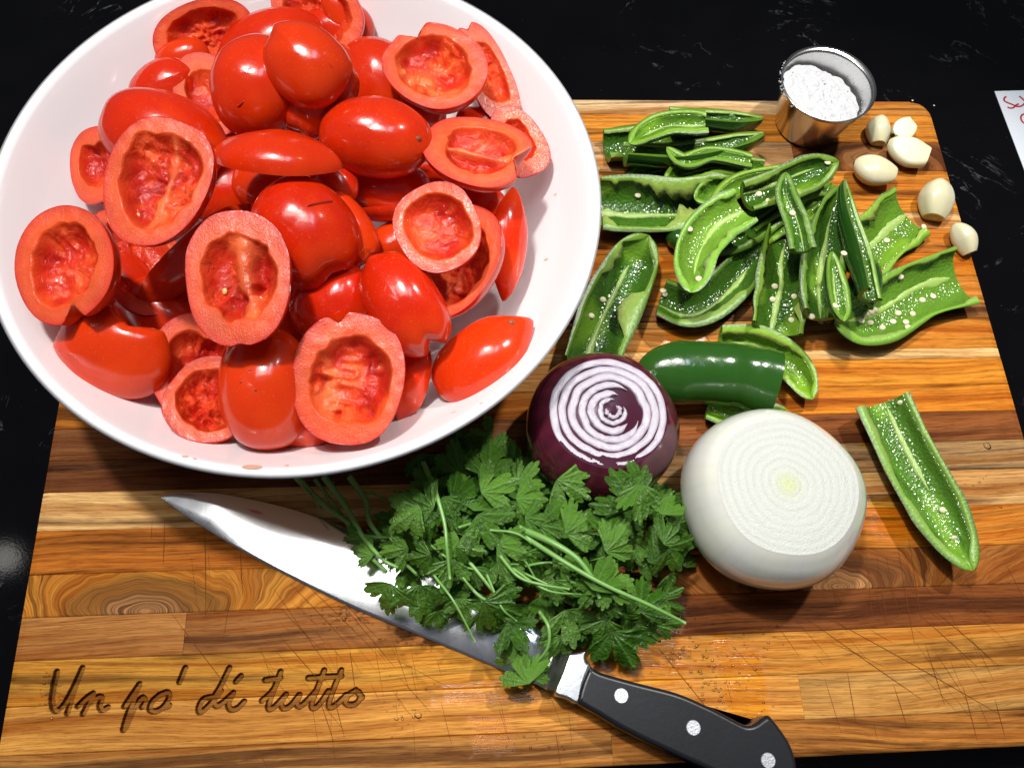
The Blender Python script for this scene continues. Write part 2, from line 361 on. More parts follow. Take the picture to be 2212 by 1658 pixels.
# ------------------------------------------------------------------ cutting board: glued teak strips
board = thing('cutting_board', 'teak cutting board of glued strips engraved at its lower left corner', 'cutting board', (0, 0, CZ))
OR, OD, TA, BR, DB, GO, GT, PK = (.60,.22,.030), (.52,.165,.020), (.66,.38,.15), (.27,.095,.028), (.17,.062,.022), (.62,.29,.065), (.42,.27,.13), (.55,.30,.13)
ROWS = [  # y low, y high, [(x end, colour, streak)]
 (-.2300,-.2110,[(.02,(.50,.24,.065),.35),(.35,(.47,.20,.045),.45)]), (-.2110,-.1870,[(.13,GO,.0),(.35,(.54,.29,.085),.36)]),
 (-.1870,-.1635,[(-.02,(.66,.32,.05),.38),(.35,(.60,.28,.055),.40)]), (-.1635,-.1405,[(-.215,(.44,.19,.055),.1),(-.03,(.40,.17,.05),.45),(.35,BR,.60)]),
 (-.1405,-.1170,[(.03,(.58,.24,.035),.25),(.35,(.36,.14,.035),.45)]), (-.1170,-.0920,[(.0,OD,.28),(.35,OR,.34)]),
 (-.0920,-.0690,[(.05,TA,-.1),(.35,(.62,.36,.14),.34)]), (-.0690,-.0495,[(.05,DB,.3),(.35,GT,.42)]), (-.0495,-.0295,[(.03,(.24,.10,.04),.2),(.35,(.30,.105,.032),.42)]),
 (-.0295,-.0105,[(.10,(.50,.19,.03),.3),(.35,(.62,.215,.022),.12)]), (-.0105,.0085,[(.07,(.46,.22,.07),.2),(.35,(.64,.24,.025),.10)]), (.0085,.0160,[(.35,(.72,.46,.20),.22)]),
 (.0160,.0380,[(.215,(.56,.25,.06),.1),(.35,OR,.25)]), (.0380,.0500,[(.35,(.34,.15,.05),.4)]), (.0500,.0720,[(.35,(.58,.22,.035),.2)]), (.0720,.0900,[(.35,(.62,.22,.022),.25)]), (.0900,.1100,[(.35,(.56,.20,.03),.3)]),
 (.1100,.1245,[(.1,OD,.2),(.35,(.70,.40,.17),.1)]), (.1245,.1350,[(.35,(.62,.23,.025),.1)]), (.1350,.1485,[(.35,OR,.42)]), (.1485,.1600,[(.35,(.58,.24,.04),.25)]),
 (.1600,.1860,[(.19,(.60,.38,.19),.42),(.35,(.34,.13,.04),.5)]), (.1860,.2110,[(.35,(.62,.25,.035),.33)]), (.2110,.2255,[(.20,(.60,.42,.24),.12),(.35,(.50,.20,.04),.2)])]
BX, Y0, Y1, CR = .305, -.2300, .2255, .016
def xlim(y):
    d = 0
    if y < Y0+CR: d = CR-math.sqrt(max(0, CR*CR-(Y0+CR-y)**2))
    if y > Y1-CR: d = CR-math.sqrt(max(0, CR*CR-(y-Y1+CR)**2))
    return BX-d
WET = [((.098,-.1905),(.0135,.022)), ((.089,-.170),(.006,.0075)), ((.040,-.175),(.03,.016)), ((.05,-.150),(.022,.009)), ((.205,-.099),(.015,.014)), ((-.045,-.212),(.012,.010)), ((-.045,-.190),(.03,.006)), ((.012,-.205),(.011,.009)), ((.092,.045),(.012,.02)), ((.09,.018),(.015,.015)), ((.2, -.049),(.006,.003))]
k = 0
for ri, (ya, yb, segs) in enumerate(ROWS):
    xa = -1
    for si, (xe, colr, stk) in enumerate(segs):
        k += 1; g = .00010
        lo, hi = ya+g, yb-g
        step = .0005 if (yb < -.16 and xa < -.1) or (ya < -.2) and xa < -.1 else .002
        xL, xR = xa, min(xe, .31)
        eng = step < .001
        if eng: xs = np.r_[-.305:-.285:8j, np.arange(-.2845, -.1000, .00042), np.linspace(-.098, min(xR, .30), 90)]
        else: xs = np.linspace(max(xL, -.305), min(xR, .305), int((min(xR, .305)-max(xL, -.305))/.0035)+2)
        ys = np.arange(lo, hi, .00045 if eng else .0022); ys = np.unique(np.r_[ys, hi, lo+.0006, hi-.0006]); ys.sort()
        nu, nv = len(ys), len(xs); X = np.zeros((nu, nv)); Y = np.repeat(ys[:, None], nv, 1)
        for i, y in enumerate(ys):
            L = xlim(y); x_ = xs.copy()
            if xL == -1: x_[0] = -L
            else: x_[0] = xL+g
            if xR > .3: x_[-1] = L
            else: x_[-1] = xR-g
            X[i] = np.clip(x_, x_[0], x_[-1])
            o_ = np.arange(nv)*1e-7; X[i] = X[i]+o_
        Z = (random.random()-.5)*.00022*np.ones_like(X)
        ed = np.minimum(np.abs(Y-lo), np.abs(Y-hi)); Z = Z-np.where(ed < 2e-5, .00035, 0)
        dx_ = np.minimum(X+np.vectorize(xlim)(Y), np.vectorize(xlim)(Y)-X); Z = Z-np.where(dx_ < .002, (.002-dx_)*.5, 0)
        dy_ = np.minimum(Y-Y0, Y1-Y); Z = Z-np.where(dy_ < .0025, (.0025-dy_)*.6, 0)
        B = np.zeros_like(X)
        if eng:
            D = np.full(X.shape, 9.0); near = (X < -.095); D[near] = seg_dist(X[near], Y[near], SEGS)
            hw = .00135; e = np.clip((hw+.00032-D)/.0006, 0, 1); Z = Z-.0028*e
            B = np.where(e > .01, np.where(e < .97, 1.0, .62), 0.0)*1.0
        W_ = np.zeros_like(X)
        for (cx, cy), (rx, ry) in WET:
            q = np.maximum(np.abs(X-cx)/rx, np.abs(Y-cy)/ry)+.18*vnoise(np.stack([X, Y, X*0], -1), 260, 3)
            W_ = np.maximum(W_, np.clip((1.0-q)*9, 0, 1))
        V = np.stack([X, Y, Z], -1).reshape(-1, 3); F = grid_faces(nu, nv)
        n0 = len(V)
        per = [j for j in range(nv)]+[i*nv+nv-1 for i in range(1, nu)]+[(nu-1)*nv+j for j in range(nv-2, -1, -1)]+[i*nv for i in range(nu-2, 0, -1)]
        bot = V[per].copy(); bot[:, 2] = CZ+.001
        V = np.vstack([V, bot]); np_ = len(per)
        for q in range(np_): F.append((per[q], n0+q, n0+(q+1) % np_, per[(q+1) % np_]))
        F.append(tuple(n0+q for q in range(np_))[::-1])
        F = [f[::-1] if False else f for f in F]
        ob = mesh('plank', V-[0, 0, CZ], F, M['wood'], board, smooth=False, attr={'burnt': np.r_[B.ravel(), np.zeros(np_)], 'wet': np.r_[W_.ravel(), np.zeros(np_)]})
        ob.color = colr+(1,); ob['seed'] = float(k*1.37); ob['streak'] = float(stk)
        ob['knot_x'] = 0.0; ob['knot_y'] = 0.0; ob['knot'] = 0.0
        if ri == 4 and si == 0: ob['knot_x'] = float(-.2385); ob['knot_y'] = float(-.139); ob['knot'] = 1.0
        if ri == 4 and si == 1: ob['knot_x'] = float(.165); ob['knot_y'] = float(-.139); ob['knot'] = 1.0
        if ri == 21 and si == 1: ob['knot_x'] = .255; ob['knot_y'] = .172; ob['knot'] = .6
        xa = xe
# knife cuts scored in the wood: hair-thin, very many, one part
MV, MF = [], []
def cut(a, b, wd=.00016):
    a = np.array(a); b = np.array(b); n_ = max(3, int(np.linalg.norm(b-a)/.01)); d = unit(b-a); p = np.array([-d[1], d[0]])
    base = len(MV); ph = random.random()*9
    for i in range(n_+1):
        s = i/n_; c = a+(b-a)*s+p*.0006*math.sin(ph+s*2.2)*(np.linalg.norm(b-a)/.06); w_ = wd*(math.sin(math.pi*min(max(s, .03), .97))**.5)
        MV.append((c[0]-p[0]*w_, c[1]-p[1]*w_, .00022-CZ)); MV.append((c[0]+p[0]*w_, c[1]+p[1]*w_, .00022-CZ))
    for i in range(n_): MF.append((base+2*i, base+2*i+1, base+2*i+3, base+2*i+2))
def vcut(x0, y0, x1, y1, wd=.00016): cut(at(x0, y0)[:2], at(x1, y1)[:2], wd)
for q in [(372,1322,505,1500),(590,1270,720,1450),(625,1260,760,1400),(650,1250,800,1400),(700,1255,830,1390),(730,1290,850,1440),(605,1310,690,1400),(600,1370,700,1480),(690,1510,720,1600),(715,1480,745,1590),(755,1400,770,1500),
          (440,1130,445,1330),(520,1180,525,1290),(355,1120,352,1220),(1420,1400,1585,1600),(1740,1330,1990,1510),(1760,1320,2160,1545),(1990,1330,2110,1440),(2020,1320,2160,1440),(2150,1510,2170,1590),(1930,1480,1960,1570),(1830,1450,1850,1560),(1200,1580,1210,1650),
          (1895,1200,1915,1350),(1915,1200,1940,1330),(1940,1170,1975,1390),(1960,1160,1990,1340),(1870,1190,1885,1330),(2000,1390,2040,1520),(2080,1480,2110,1600),(1560,700,1620,760),(1500,690,1560,780),(1240,640,1260,760),(1180,870,1260,980),(1200,850,1290,960),(1480,640,1530,700)]: vcut(*q, wd=.00019)
for c, n_, ang, sp in [((-.13,-.165), 26, -52, .03), ((.19,-.155), 24, -50, .045), ((-.09,-.19), 20, -80, .04), ((.20,-.12), 14, -85, .03), ((.05,.02), 14, -55, .03), ((.22,-.19), 14, -75, .05), ((-.02,-.21), 12, -85, .05), ((.0,-.02), 10, -60, .03), ((-.2,-.1), 9, -85, .04)]:
    for i in range(n_):
        a = np.array([c[0]+random.gauss(0, sp), c[1]+random.gauss(0, .018)]); th = math.radians(ang+random.gauss(0, 9)); L = random.uniform(.008, .04)
        b = a+L*np.array([math.cos(th), math.sin(th)])
        if abs(a[0]) < .29 and -.225 < a[1] < .21 and abs(b[0]) < .29 and b[1] > -.228: cut(a, b, random.uniform(.00005, .00011))
mk = mesh('knife_marks', MV, MF, M['mark'], board, smooth=False); mk['kind'] = 'stuff'

# ------------------------------------------------------------------ bowl
BC = np.array([-.1455, .0748])
bowl_prof_in = [(0,.0095),(.05,.0098),(.075,.012),(.093,.019),(.112,.034),(.130,.0535),(.146,.074),(.156,.0885),(.1615,.0965),(.1632,.0992)]
bowl_prof = [(0,.0042),(.06,.0042),(.066,.0006),(.071,.0006),(.074,.004),(.086,.0085),(.103,.020),(.122,.0385),(.140,.0600),(.153,.0790),(.1605,.0915),(.1645,.0962),(.1670,.0975),(.1682,.0990),(.1678,.1004),(.1662,.1008),(.1645,.1003)]+bowl_prof_in[::-1]
bp = catmull([(a, 0, b) for a, b in bowl_prof], 90)[:, [0, 2]]; bp[:, 0] = np.clip(bp[:, 0], 0, 1)
V, F = lathe(bp, 160); bowl = mesh('bowl', V, [f[::-1] for f in F][::1], M['porcelain']); bowl.location = (BC[0], BC[1], .0006)
tag(bowl, 'large wide white porcelain bowl heaped with cut tomatoes', 'bowl')
def bowlz(x, y):
    r = math.hypot(x-BC[0], y-BC[1]); P = bowl_prof_in
    return float(np.interp(r, [p[0] for p in P], [p[1] for p in P]))

# ------------------------------------------------------------------ tomatoes
def tomato_mesh(a, b, c, seed, wall=.26, septum=None, notch=None, egg=.06, rag=.06, point=None, gel=1.0):
    """cut piece: long axis x, cut face +z at z=0, skin below.  returns skin and flesh grids"""
    nt = 96; th = np.linspace(0, 2*math.pi, nt, endpoint=False); ct_, st_ = np.cos(th), np.sin(th)
    def cn(f, sd, r=1.0): return vnoise(np.stack([ct_*f*r, st_*f*r, ct_*0+sd*1.7], -1), 1, seed+sd)
    out = 1+.050*cn(1.0, 0)+.018*cn(2.4, 1)
    for (pa, pd, pw) in (point or []):
        d = np.abs((th-math.radians(pa)+math.pi) % (2*math.pi)-math.pi); out = out+pd*np.clip(1-d/pw, 0, 1)**1.5
    cutd = np.zeros(nt)
    for (na, nd, nw) in (notch or []):
        d = np.abs((th-math.radians(na)+math.pi) % (2*math.pi)-math.pi); cutd = np.maximum(cutd, nd*np.clip(1-d/nw, 0, 1)**.8)
    warp = .05*np.sin(th*2+seed)*c+.04*c*cn(1.0, 5)
    sup = (np.abs(ct_)**2.3+np.abs(st_)**2.3)**(-1/2.3)
    def xy(rho): return a*rho*ct_*sup*out, b*rho*st_*sup*out*(1+egg*ct_)
    sv = []
    for i in range(19):
        ph = (i/18)*math.pi/2; rr = math.cos(ph) if i < 18 else 0; fade = max(0, 1-i/11)
        rho = rr*(1-cutd*fade); x, y = xy(rho); z = -c*math.sin(ph)*(1+.05*cn(.9, 2, rr)*rr)+warp*rr
        z = z-cutd*c*.25*fade*(i/4 if i < 4 else 1)
        z = z+.018*c*vnoise(np.stack([x, y, x*0+seed], -1), 55, 2)*min(1, i/5)
        sv.append(np.stack([x, y, z+0*x], -1))
    SV = np.array(sv); SV[18] = SV[18].mean(0)
    rs_ = 1-wall*(1+.28*cn(1.3, 3))-(1-b/a)*.10*np.abs(ct_)**2
    rag = rag*.62; rin = rs_-rag*np.abs(cn(2.6, 4))*1.9-rag*.30*cn(9, 6); rs_ = np.clip(rs_-rag*.4, .3, .9); rin = np.clip(rin, .33, .93)
    lv, cols, gl = [], [], []
    prof = list(np.linspace(0, .84, 20))+[.90, .94, .97, 1.0, 1.03, 1.07]
    lim = 1-cutd
    for s in prof+[('r', q) for q in (.2, .4, .6, .78, .90, .96, 1.0)]:
        if isinstance(s, tuple): rho = rin*1.07+(1-rin*1.07)*s[1]
        else:
            k0 = np.clip((s-.72)/.28, 0, 1); k0 = k0*k0*(3-2*k0); rho = s*(rs_*(1-k0)+rin*k0)
        rho = np.minimum(rho, lim); x, y = xy(rho)
        P3 = np.stack([x, y, x*0+seed*.37], -1)
        n_c = vnoise(P3, 95, seed+4); n_a = vnoise(P3, 230, seed); n_b = vnoise(P3, 650, seed+9); side = vnoise(P3, 60, seed+31)
        u = rho/rin if isinstance(s, tuple) else np.full(nt, float(s)); u = np.where(rho >= rin, np.maximum(u, 1), u)
        depth = .47*c*np.clip(1-np.clip(u, 0, 1)**4.2, 0, 1)
        gm = np.clip((1-u)*6, 0, 1); lump = np.clip(side*2.2+.3, 0, 1)*gel
        z = -depth+gm*(.12*c*n_c+(.04+.12*lump)*c*(1-2*np.abs(n_a))+(.02+.05*lump)*c*n_b)
        z = z+warp*np.clip(rho, 0, 1)+np.where(u >= 1, .006*c*n_b+.012*c*n_a, 0)
        k1 = np.clip((u-.86)/.17, 0, 1)[:, None]
        cav = np.array([.58, .028, .009])+np.array([.14, .055, .012])*np.clip(n_a*1.2, 0, 1)[:, None]+np.array([.10, .05, .012])*np.clip(n_c*1.5, 0, 1)[:, None]-np.array([.16, .015, .002])*np.clip(-n_c*1.5, 0, 1)[:, None]
        rt = np.clip((rho-rin)/(1-rin+1e-6), 0, 1)[:, None]; rv = (.5+.5*n_c)[:, None]
        rim = .97*(np.array([.72, .090, .020])*(1-rt)+np.array([.68, .070, .036])*rt)*(.82+.30*rv); rim = rim*(1+np.array([.04,.50,.60])*np.exp(-((rt-.42-.15*n_a[:, None])/.20)**2)*(.5+.5*np.clip(n_b, -1, 1)[:, None]))
        ek = .85*np.clip((rt-.84)/.16, 0, 1)**1.5; rim = rim*(1-ek)+np.array([.56, .014, .006])*ek
        colr = cav*(1-k1)+rim*k1; g_ = (1-k1[:, 0])*(.45+.55*lump)+.12
        if septum:
            sw, sh, so, sa = septum
            rx = (x*math.cos(sa)+y*math.sin(sa))/a; ry = (-x*math.sin(sa)+y*math.cos(sa))/b-so-.10*n1(rx*3, seed+11)
            wv_ = sw*(1+.6*n1(rx*4+3, seed+12)+.35*n_a); m_ = np.exp(-(np.abs(ry)/np.maximum(wv_, .02))**3)*np.clip((1.01-u)*14, 0, 1)
            zt = -sh*c+.10*c*n_c+.05*c*n_a; z = z*(1-m_)+np.maximum(zt, z)*m_
            m2 = (m_*(.55+.35*n_c))[:, None]; colr = colr*(1-m2)+np.array([.80, .20, .065])*m2; g_ = g_*(1-.5*m_)
        z = np.where(lim < rho+1e-6, np.minimum(z, -cutd*c*.2), z)
        z = np.maximum(z, -c*.92*np.sqrt(np.clip(1-rho**2, 0, 1)))
        lv.append(np.stack([x, y, z], -1)); cols.append(colr); gl.append(g_)
    lv[0][:] = lv[0].mean(0)
    lv[-1][:, 2] = SV[0][:, 2]; lv[-1][:, :2] = SV[0][:, :2]*.999
    return SV, np.array(lv), np.array(cols), np.array(gl), nt
def basis(ang, n):
    n = cvec(n); xs_ = math.cos(math.radians(ang))*RT+math.sin(math.radians(ang))*UP
    x = unit(xs_-(xs_@n)*n); y = np.cross(n, x); return x, y, n
TG = 'cut tomato pieces heaped in the white bowl'
def tomato(px, py, a, b, ang, n, z, label, c=None, name='tomato_half', seeds=(), marks=(), sink=False, **k):
    P = at(px, py, z); sc = pxm(P); a *= sc; b *= sc; c = (c*sc if c else b*.86)
    tomato.i += 1; seed = tomato.i*3
    X, Y, N = basis(ang, n)
    SV, FV, FC, FG, nt = tomato_mesh(a, b, c, seed, **k)
    Rm = np.stack([X, Y, N], 0)
    P = P+N*(c*.35 if n[2] > 0 else c*.35)
    if True:      # rest on the bowl, not in it
        W_ = SV.reshape(-1, 3)@Rm; ray = unit(CAM-P)
        for _ in range(22):
            Q_ = W_+P; rr_ = np.hypot(Q_[:, 0]-BC[0], Q_[:, 1]-BC[1]); bz = np.interp(rr_, [q[0] for q in bowl_prof_in], [q[1] for q in bowl_prof_in])
            if (Q_[:, 2]-bz).min() > (-.0045 if sink or n[2] < 0 else -.004): break
            P = P+ray*.002
    root = thing(name, label, 'tomato', P, TG)
    mesh('skin', SV.reshape(-1, 3)@Rm, grid_faces(19, nt, True, True), M['skin'], root)
    mesh('flesh', FV.reshape(-1, 3)@Rm, grid_faces(len(FV), nt, True), M['flesh'], root, cols=FC, attr={'gel': FG})
    for (mx_, my_, ln, wd, ma, mname, mmat) in marks:      # slits and stem scars lying in the skin
        d_ = unit(at(mx_, my_, z)-CAM); Q_ = SV.reshape(-1, 3)@Rm+P; rel = Q_-CAM; kk = rel@d_; dist = np.linalg.norm(rel-kk[:, None]*d_, axis=1); j = int(np.argmin(dist+kk*.02))
        c0_ = CAM+d_*kk[j]-P; nn_ = unit((SV.reshape(-1, 3)[j]/np.array([a*a, b*b, c*c]))@Rm); X_, Y_, _ = basis(ma, (0, 0, 1)); X_ = unit(X_-(X_@nn_)*nn_); Y_ = np.cross(nn_, X_)
        tt_ = np.linspace(0, 2*math.pi, 20, endpoint=False); V_ = [c0_+nn_*.0007]
        for rr_, hh_ in ((.6, .0006), (1.0, -.0004)): V_ += [c0_+nn_*hh_+X_*ln*rr_*math.cos(q)*(1+.1*math.sin(3*q))+Y_*wd*rr_*math.sin(q) for q in tt_]
        mesh(mname, V_, [(0, 1+i, 1+(i+1) % 20) for i in range(20)]+[(1+i, 21+i, 21+(i+1) % 20, 1+(i+1) % 20) for i in range(20)], M[mmat], root)
    for (u, v, d) in seeds:
        q = np.array([u*a, v*b, -d*c]); th = np.linspace(0, 2*math.pi, 10, endpoint=False)
        V_ = [q+[0, 0, .0006]]
        for r_, zz in ((.6, .00055), (1, .0)): V_ += [q+np.array([.0017*r_*math.cos(t_), .0013*r_*math.sin(t_), zz]) for t_ in th]
        F_ = [(0, 1+i, 1+(i+1) % 10) for i in range(10)]+[(1+i, 11+i, 11+(i+1) % 10, 1+(i+1) % 10) for i in range(10)]
        mesh('seed', np.array(V_)@Rm, F_, M['tseed'], root)
    return root
tomato.i = 0
T = tomato
DN = (0, 0, -1)
# lower layer, showing only in the gaps
T(330,690,105,85,-30,(.1,.1,-1),.050,'shaded red tomato half deep under the two front left open halves')
T(620,720,110,85,20,(0,.1,-1),.060,'dark tomato half in the gap right of the tall open half with a pale core')
T(480,350,100,80,30,DN,.072,'tomato half in shade left of the lens shaped skin in the middle')
T(960,420,110,80,0,(-.1,0,-1),.060,'shaded tomato half behind the small round open half at right')
T(900,610,100,80,40,(0,0,-1),.062,'tomato half under the small round open half, left of the long crescent')
T(560,560,105,85,0,DN,.070,'tomato half hidden under the big slit skin in the middle')
T(700,250,100,85,0,DN,.080,'tomato half under the capped pair at the top of the heap')
T(430,250,85,70,40,DN,.052,'shaded half between the large left skin and the capped pair')
T(640,915,85,55,5,(0,.3,-1),.040,'shaded tomato piece at the bowl edge between the front skin and front open halves')
T(250,600,90,70,-50,DN,.066,'shaded half between the leftmost open half and the tall one')
T(1020,440,75,55,-20,DN,.074,'dark red wedge under the half with the yellow core')
T(585,400,95,66,-15,DN,.088,'deep red half in the gap between the lens shaped skin and the slit one')
T(478,408,90,70,20,DN,.078,'shaded half between the dark open half and the slit skin')
T(690,770,80,60,60,DN,.062,'deep shaded half between the front skin half and the front open half')
T(885,245,80,60,20,DN,.080,'red piece in shade between the smooth oval skin and the pointed cornered open half')
T(720,60,80,60,0,DN,.066,'dark tomato skin behind the top of the capped pair')
T(860,800,95,60,75,(.3,0,-1),.056,'orange red piece peeping out right of the front open half')
# front and left
T(235,764,112,94,-8,(.05,.25,-1),.052,'plump skin side up half with a torn notch, lowest left in the bowl', point=[(180,.10,.5)], c=56, notch=[(-62,.42,.5)])
T(432,800,118,100,78,(.42,.22,.88),.066,'open half with a thick glistening rim, left of the front skin side up half', wall=.30, sink=False)
T(458,872,92,84,60,(.25,.42,.87),.034,'small open half under the thick rimmed one at the front edge of the heap', wall=.24, sink=True)
T(300,575,132,88,-58,(.45,.35,.82),.072,'open half in shade just right of the leftmost open half', wall=.22)
T(430,560,150,70,38,(-.62,.72,-.18),.082,'slanting half seen edge on above the tall open half', point=[(180,.18,.5),(0,.1,.5)], wall=.25)
T(162,580,129,113,-64,(-.20,.12,.97),.112,'leftmost open half with a split at its lower end and empty cavity', wall=.30, notch=[(-10,.30,.24)], rag=.11)
T(565,838,138,103,92,(.0,-.10,-1),.094,'big glossy skin side up half at the front of the heap', marks=[(540,800,.0007,.0006,0,'speck','scar'),(552,842,.0008,.0006,0,'speck','scar'),(520,825,.0005,.0005,0,'speck','scar')], c=95)
T(524,612,147,113,93,(-.04,.10,.99),.128,'tall open half with a ragged pale core down its middle', septum=(.19,.10,-.14,.0), wall=.27, rag=.11, seeds=((-.1,.35,.35),), notch=[(182,.05,.2)])
T(880,815,82,48,74,(.4,0,-.9),.066,'narrow orange red wedge behind the front open half', point=[(180,.2,.5)])
T(760,824,139,118,84,(.02,.08,.99),.094,'open half with a square nick at its top, front centre right', wall=.26, septum=(.16,.45,.42,.1), rag=.08, notch=[(18,.14,.16)])
T(1030,764,112,84,38,(.38,-.52,-.76),.070,'pointed skin side piece nearest the red onion', marks=[(1106,694,.0020,.0016,30,'stem_scar','scar')], point=[(0,.2,.5)], c=70)
# centre
T(715,655,100,80,28,(0,.0,-1),.092,'orange red half half covered by the two skins in front of the slit one')
T(745,495,95,58,-58,(.15,.1,-1),.104,'pointed red wedge tucked against the right of the slit skin', point=[(0,.15,.4),(180,.15,.5)], notch=[(0,.2,.5)])
T(650,497,130,108,-52,(.0,.0,-1),.118,'largest skin side up half in the middle with a small slit', marks=[(692,438,.0075,.0009,28,'slit','tslit')], c=100, notch=[(5,.12,.35)])
T(870,655,120,84,-60,(.05,-.05,-1),.108,'skin side up half with a jagged lower right tip, right of centre', point=[(170,.08,.5)], notch=[(-8,.22,.25)], c=80)
T(850,528,60,50,20,DN,.088,'small shiny skin left of the small round open half')
T(855,455,75,42,14,(-.1,.85,.15),.096,'thin pink edged wedge left of the small round open half', point=[(180,.25,.5)])
T(1106,530,102,52,84,(-.75,.05,-.55),.082,'smooth orange wedge standing at the right side of the heap', point=[(0,.2,.5),(180,.15,.5)])
T(1000,572,128,96,66,(-.42,.22,.86),.090,'long crescent rim with orange flesh behind the small round open half', wall=.24)
T(952,500,101,90,118,(-.12,.14,.98),.118,'small round open half with a dark wet cavity at the right', wall=.22, seeds=((.55,.62,.15),))
T(830,405,105,66,-8,DN,.086,'dark red half in shade under the smooth oval one')
T(715,385,66,44,-50,(.2,0,-1),.104,'small wedge corner right of the lens shaped skin')
T(594,328,124,84,-3,(-.06,-.80,-.50),.130,'lens shaped half lying on its side, cut edge towards the viewer', point=[(2,.16,.6),(180,.14,.6)], c=66)
T(807,292,119,86,-5,(0,.03,-1),.120,'smooth oval skin side up half right of the middle', marks=[(905,300,.0022,.0018,0,'stem_scar','scar')], c=82)
# left back
T(222,362,88,66,-78,(-.25,.1,.96),.082,'open half with pale orange flesh at the far left of the heap', wall=.34)
T(340,290,138,100,-22,(0,.0,-1),.106,'big skin side up half behind the left upright open half', point=[(-14,.12,.4)], c=92)
T(353,400,139,112,72,(-.08,.10,.99),.142,'open half with a dark translucent cavity resting on the large left skin', wall=.22, rag=.09, septum=(.10,.35,-.12,.1), seeds=((-.58,.28,.35),))
T(452,218,108,68,-66,(.1,.25,.95),.086,'open half with pink rim in shade left of the capped pair', wall=.30)
T(345,192,78,62,28,(0,.1,-1),.086,'small dull red skin behind the large left skin', point=[(0,.14,.5)])
T(392,125,58,38,14,(-.1,.3,-.9),.084,'small translucent wedge at the upper left of the heap')
T(448,82,110,74,16,(.20,-.36,.92),.080,'open half with a dark hollow at the upper left of the heap', wall=.22)
T(585,92,115,72,12,(0,.1,-1),.092,'orange red skin behind the capped pair', point=[(180,.12,.5)])
T(735,150,70,52,-50,DN,.095,'red skin between capped pair and the shadowed half')
T(815,172,106,88,-40,(.05,.1,-1),.088,'half lying in shadow right of the capped pair')
T(690,35,112,78,-38,(-.15,-.12,.98),.092,'open half with wet seeds cavity at the top edge of the picture', wall=.24)
T(748,30,72,44,-50,(-.6,.1,-.75),.090,'skin wedge leaning at the top edge of the picture')
T(688,200,96,74,60,(0,.0,-1),.120,'half under the cap whose torn edge shows below it', notch=[(180,.12,.4)])
T(548,178,112,94,68,(-.05,0,-1),.124,'large round skin half left of and under the cap', marks=[(520,225,.0035,.0007,40,'slit','tslit')], c=92)
T(657,132,100,86,-35,(0,.05,-1),.142,'round cap shaped skin lying on top of the other skins', point=[(200,.09,.4)], c=72, notch=[(-70,.07,.5)])
# right back
T(1118,315,82,58,-62,(.2,.15,.96),.088,'open piece with an orange cavity behind the half with the yellow core', wall=.36)
T(1050,165,114,52,-66,(.28,.12,.95),.096,'slender open wedge at the right end of the back', wall=.30, notch=[(182,.12,.3)])
T(1035,265,52,34,-20,(.1,.2,-1),.085,'small pink corner between the back pair and the half with the yellow core')
T(940,158,116,98,-38,(-.04,.28,.95),.112,'open half with pointed corners and wet seeds hollow at the back right', wall=.26, notch=[(150,.30,.34)], septum=(.20,.35,-.42,.05))
T(1030,338,120,96,-20,(.05,.50,.86),.112,'half with a yellow core showing in its notched hollow', wall=.30, c=66, notch=[(-2,.30,.50)], septum=(.13,.10,-.05,.15))

JV, JF = [], []
for x, y, r in [(196,338,.0035),(545,1008,.004),(240,235,.0012),(130,420,.0012),(1180,560,.0012),(1130,180,.001),(260,590,.001),(1200,420,.0009),(110,330,.0010),(250,133,.0018),(400,985,.0012),(620,1005,.0013),(980,890,.0012),(1040,870,.001),(90,520,.0009),(420,990,.0008),(1150,260,.0009)]:
    z = .05
    for _ in range(12): q = at(x, y, z); z = bowlz(q[0], q[1])+.0006
    q = at(x, y, z); b0 = len(JV); gx = (bowlz(q[0]+.001, q[1])-bowlz(q[0]-.001, q[1]))/.002; gy = (bowlz(q[0], q[1]+.001)-bowlz(q[0], q[1]-.001))/.002
    JV.append(q+[0, 0, .0007]); ph = random.random()*6
    for i in range(14):
        a = 2*math.pi*i/14; rr = r*(1+.25*math.sin(2*a+ph)); dx, dy = rr*math.cos(a), rr*.55*math.sin(a); JV.append(q+[dx, dy, gx*dx+gy*dy+.0002])
    JF += [(b0, b0+1+i, b0+1+(i+1) % 14) for i in range(14)]
jo = mesh('juice_specks', JV, JF, M['juice']); tag(jo, 'specks of tomato juice on the inside of the white bowl', 'juice', kind='stuff')

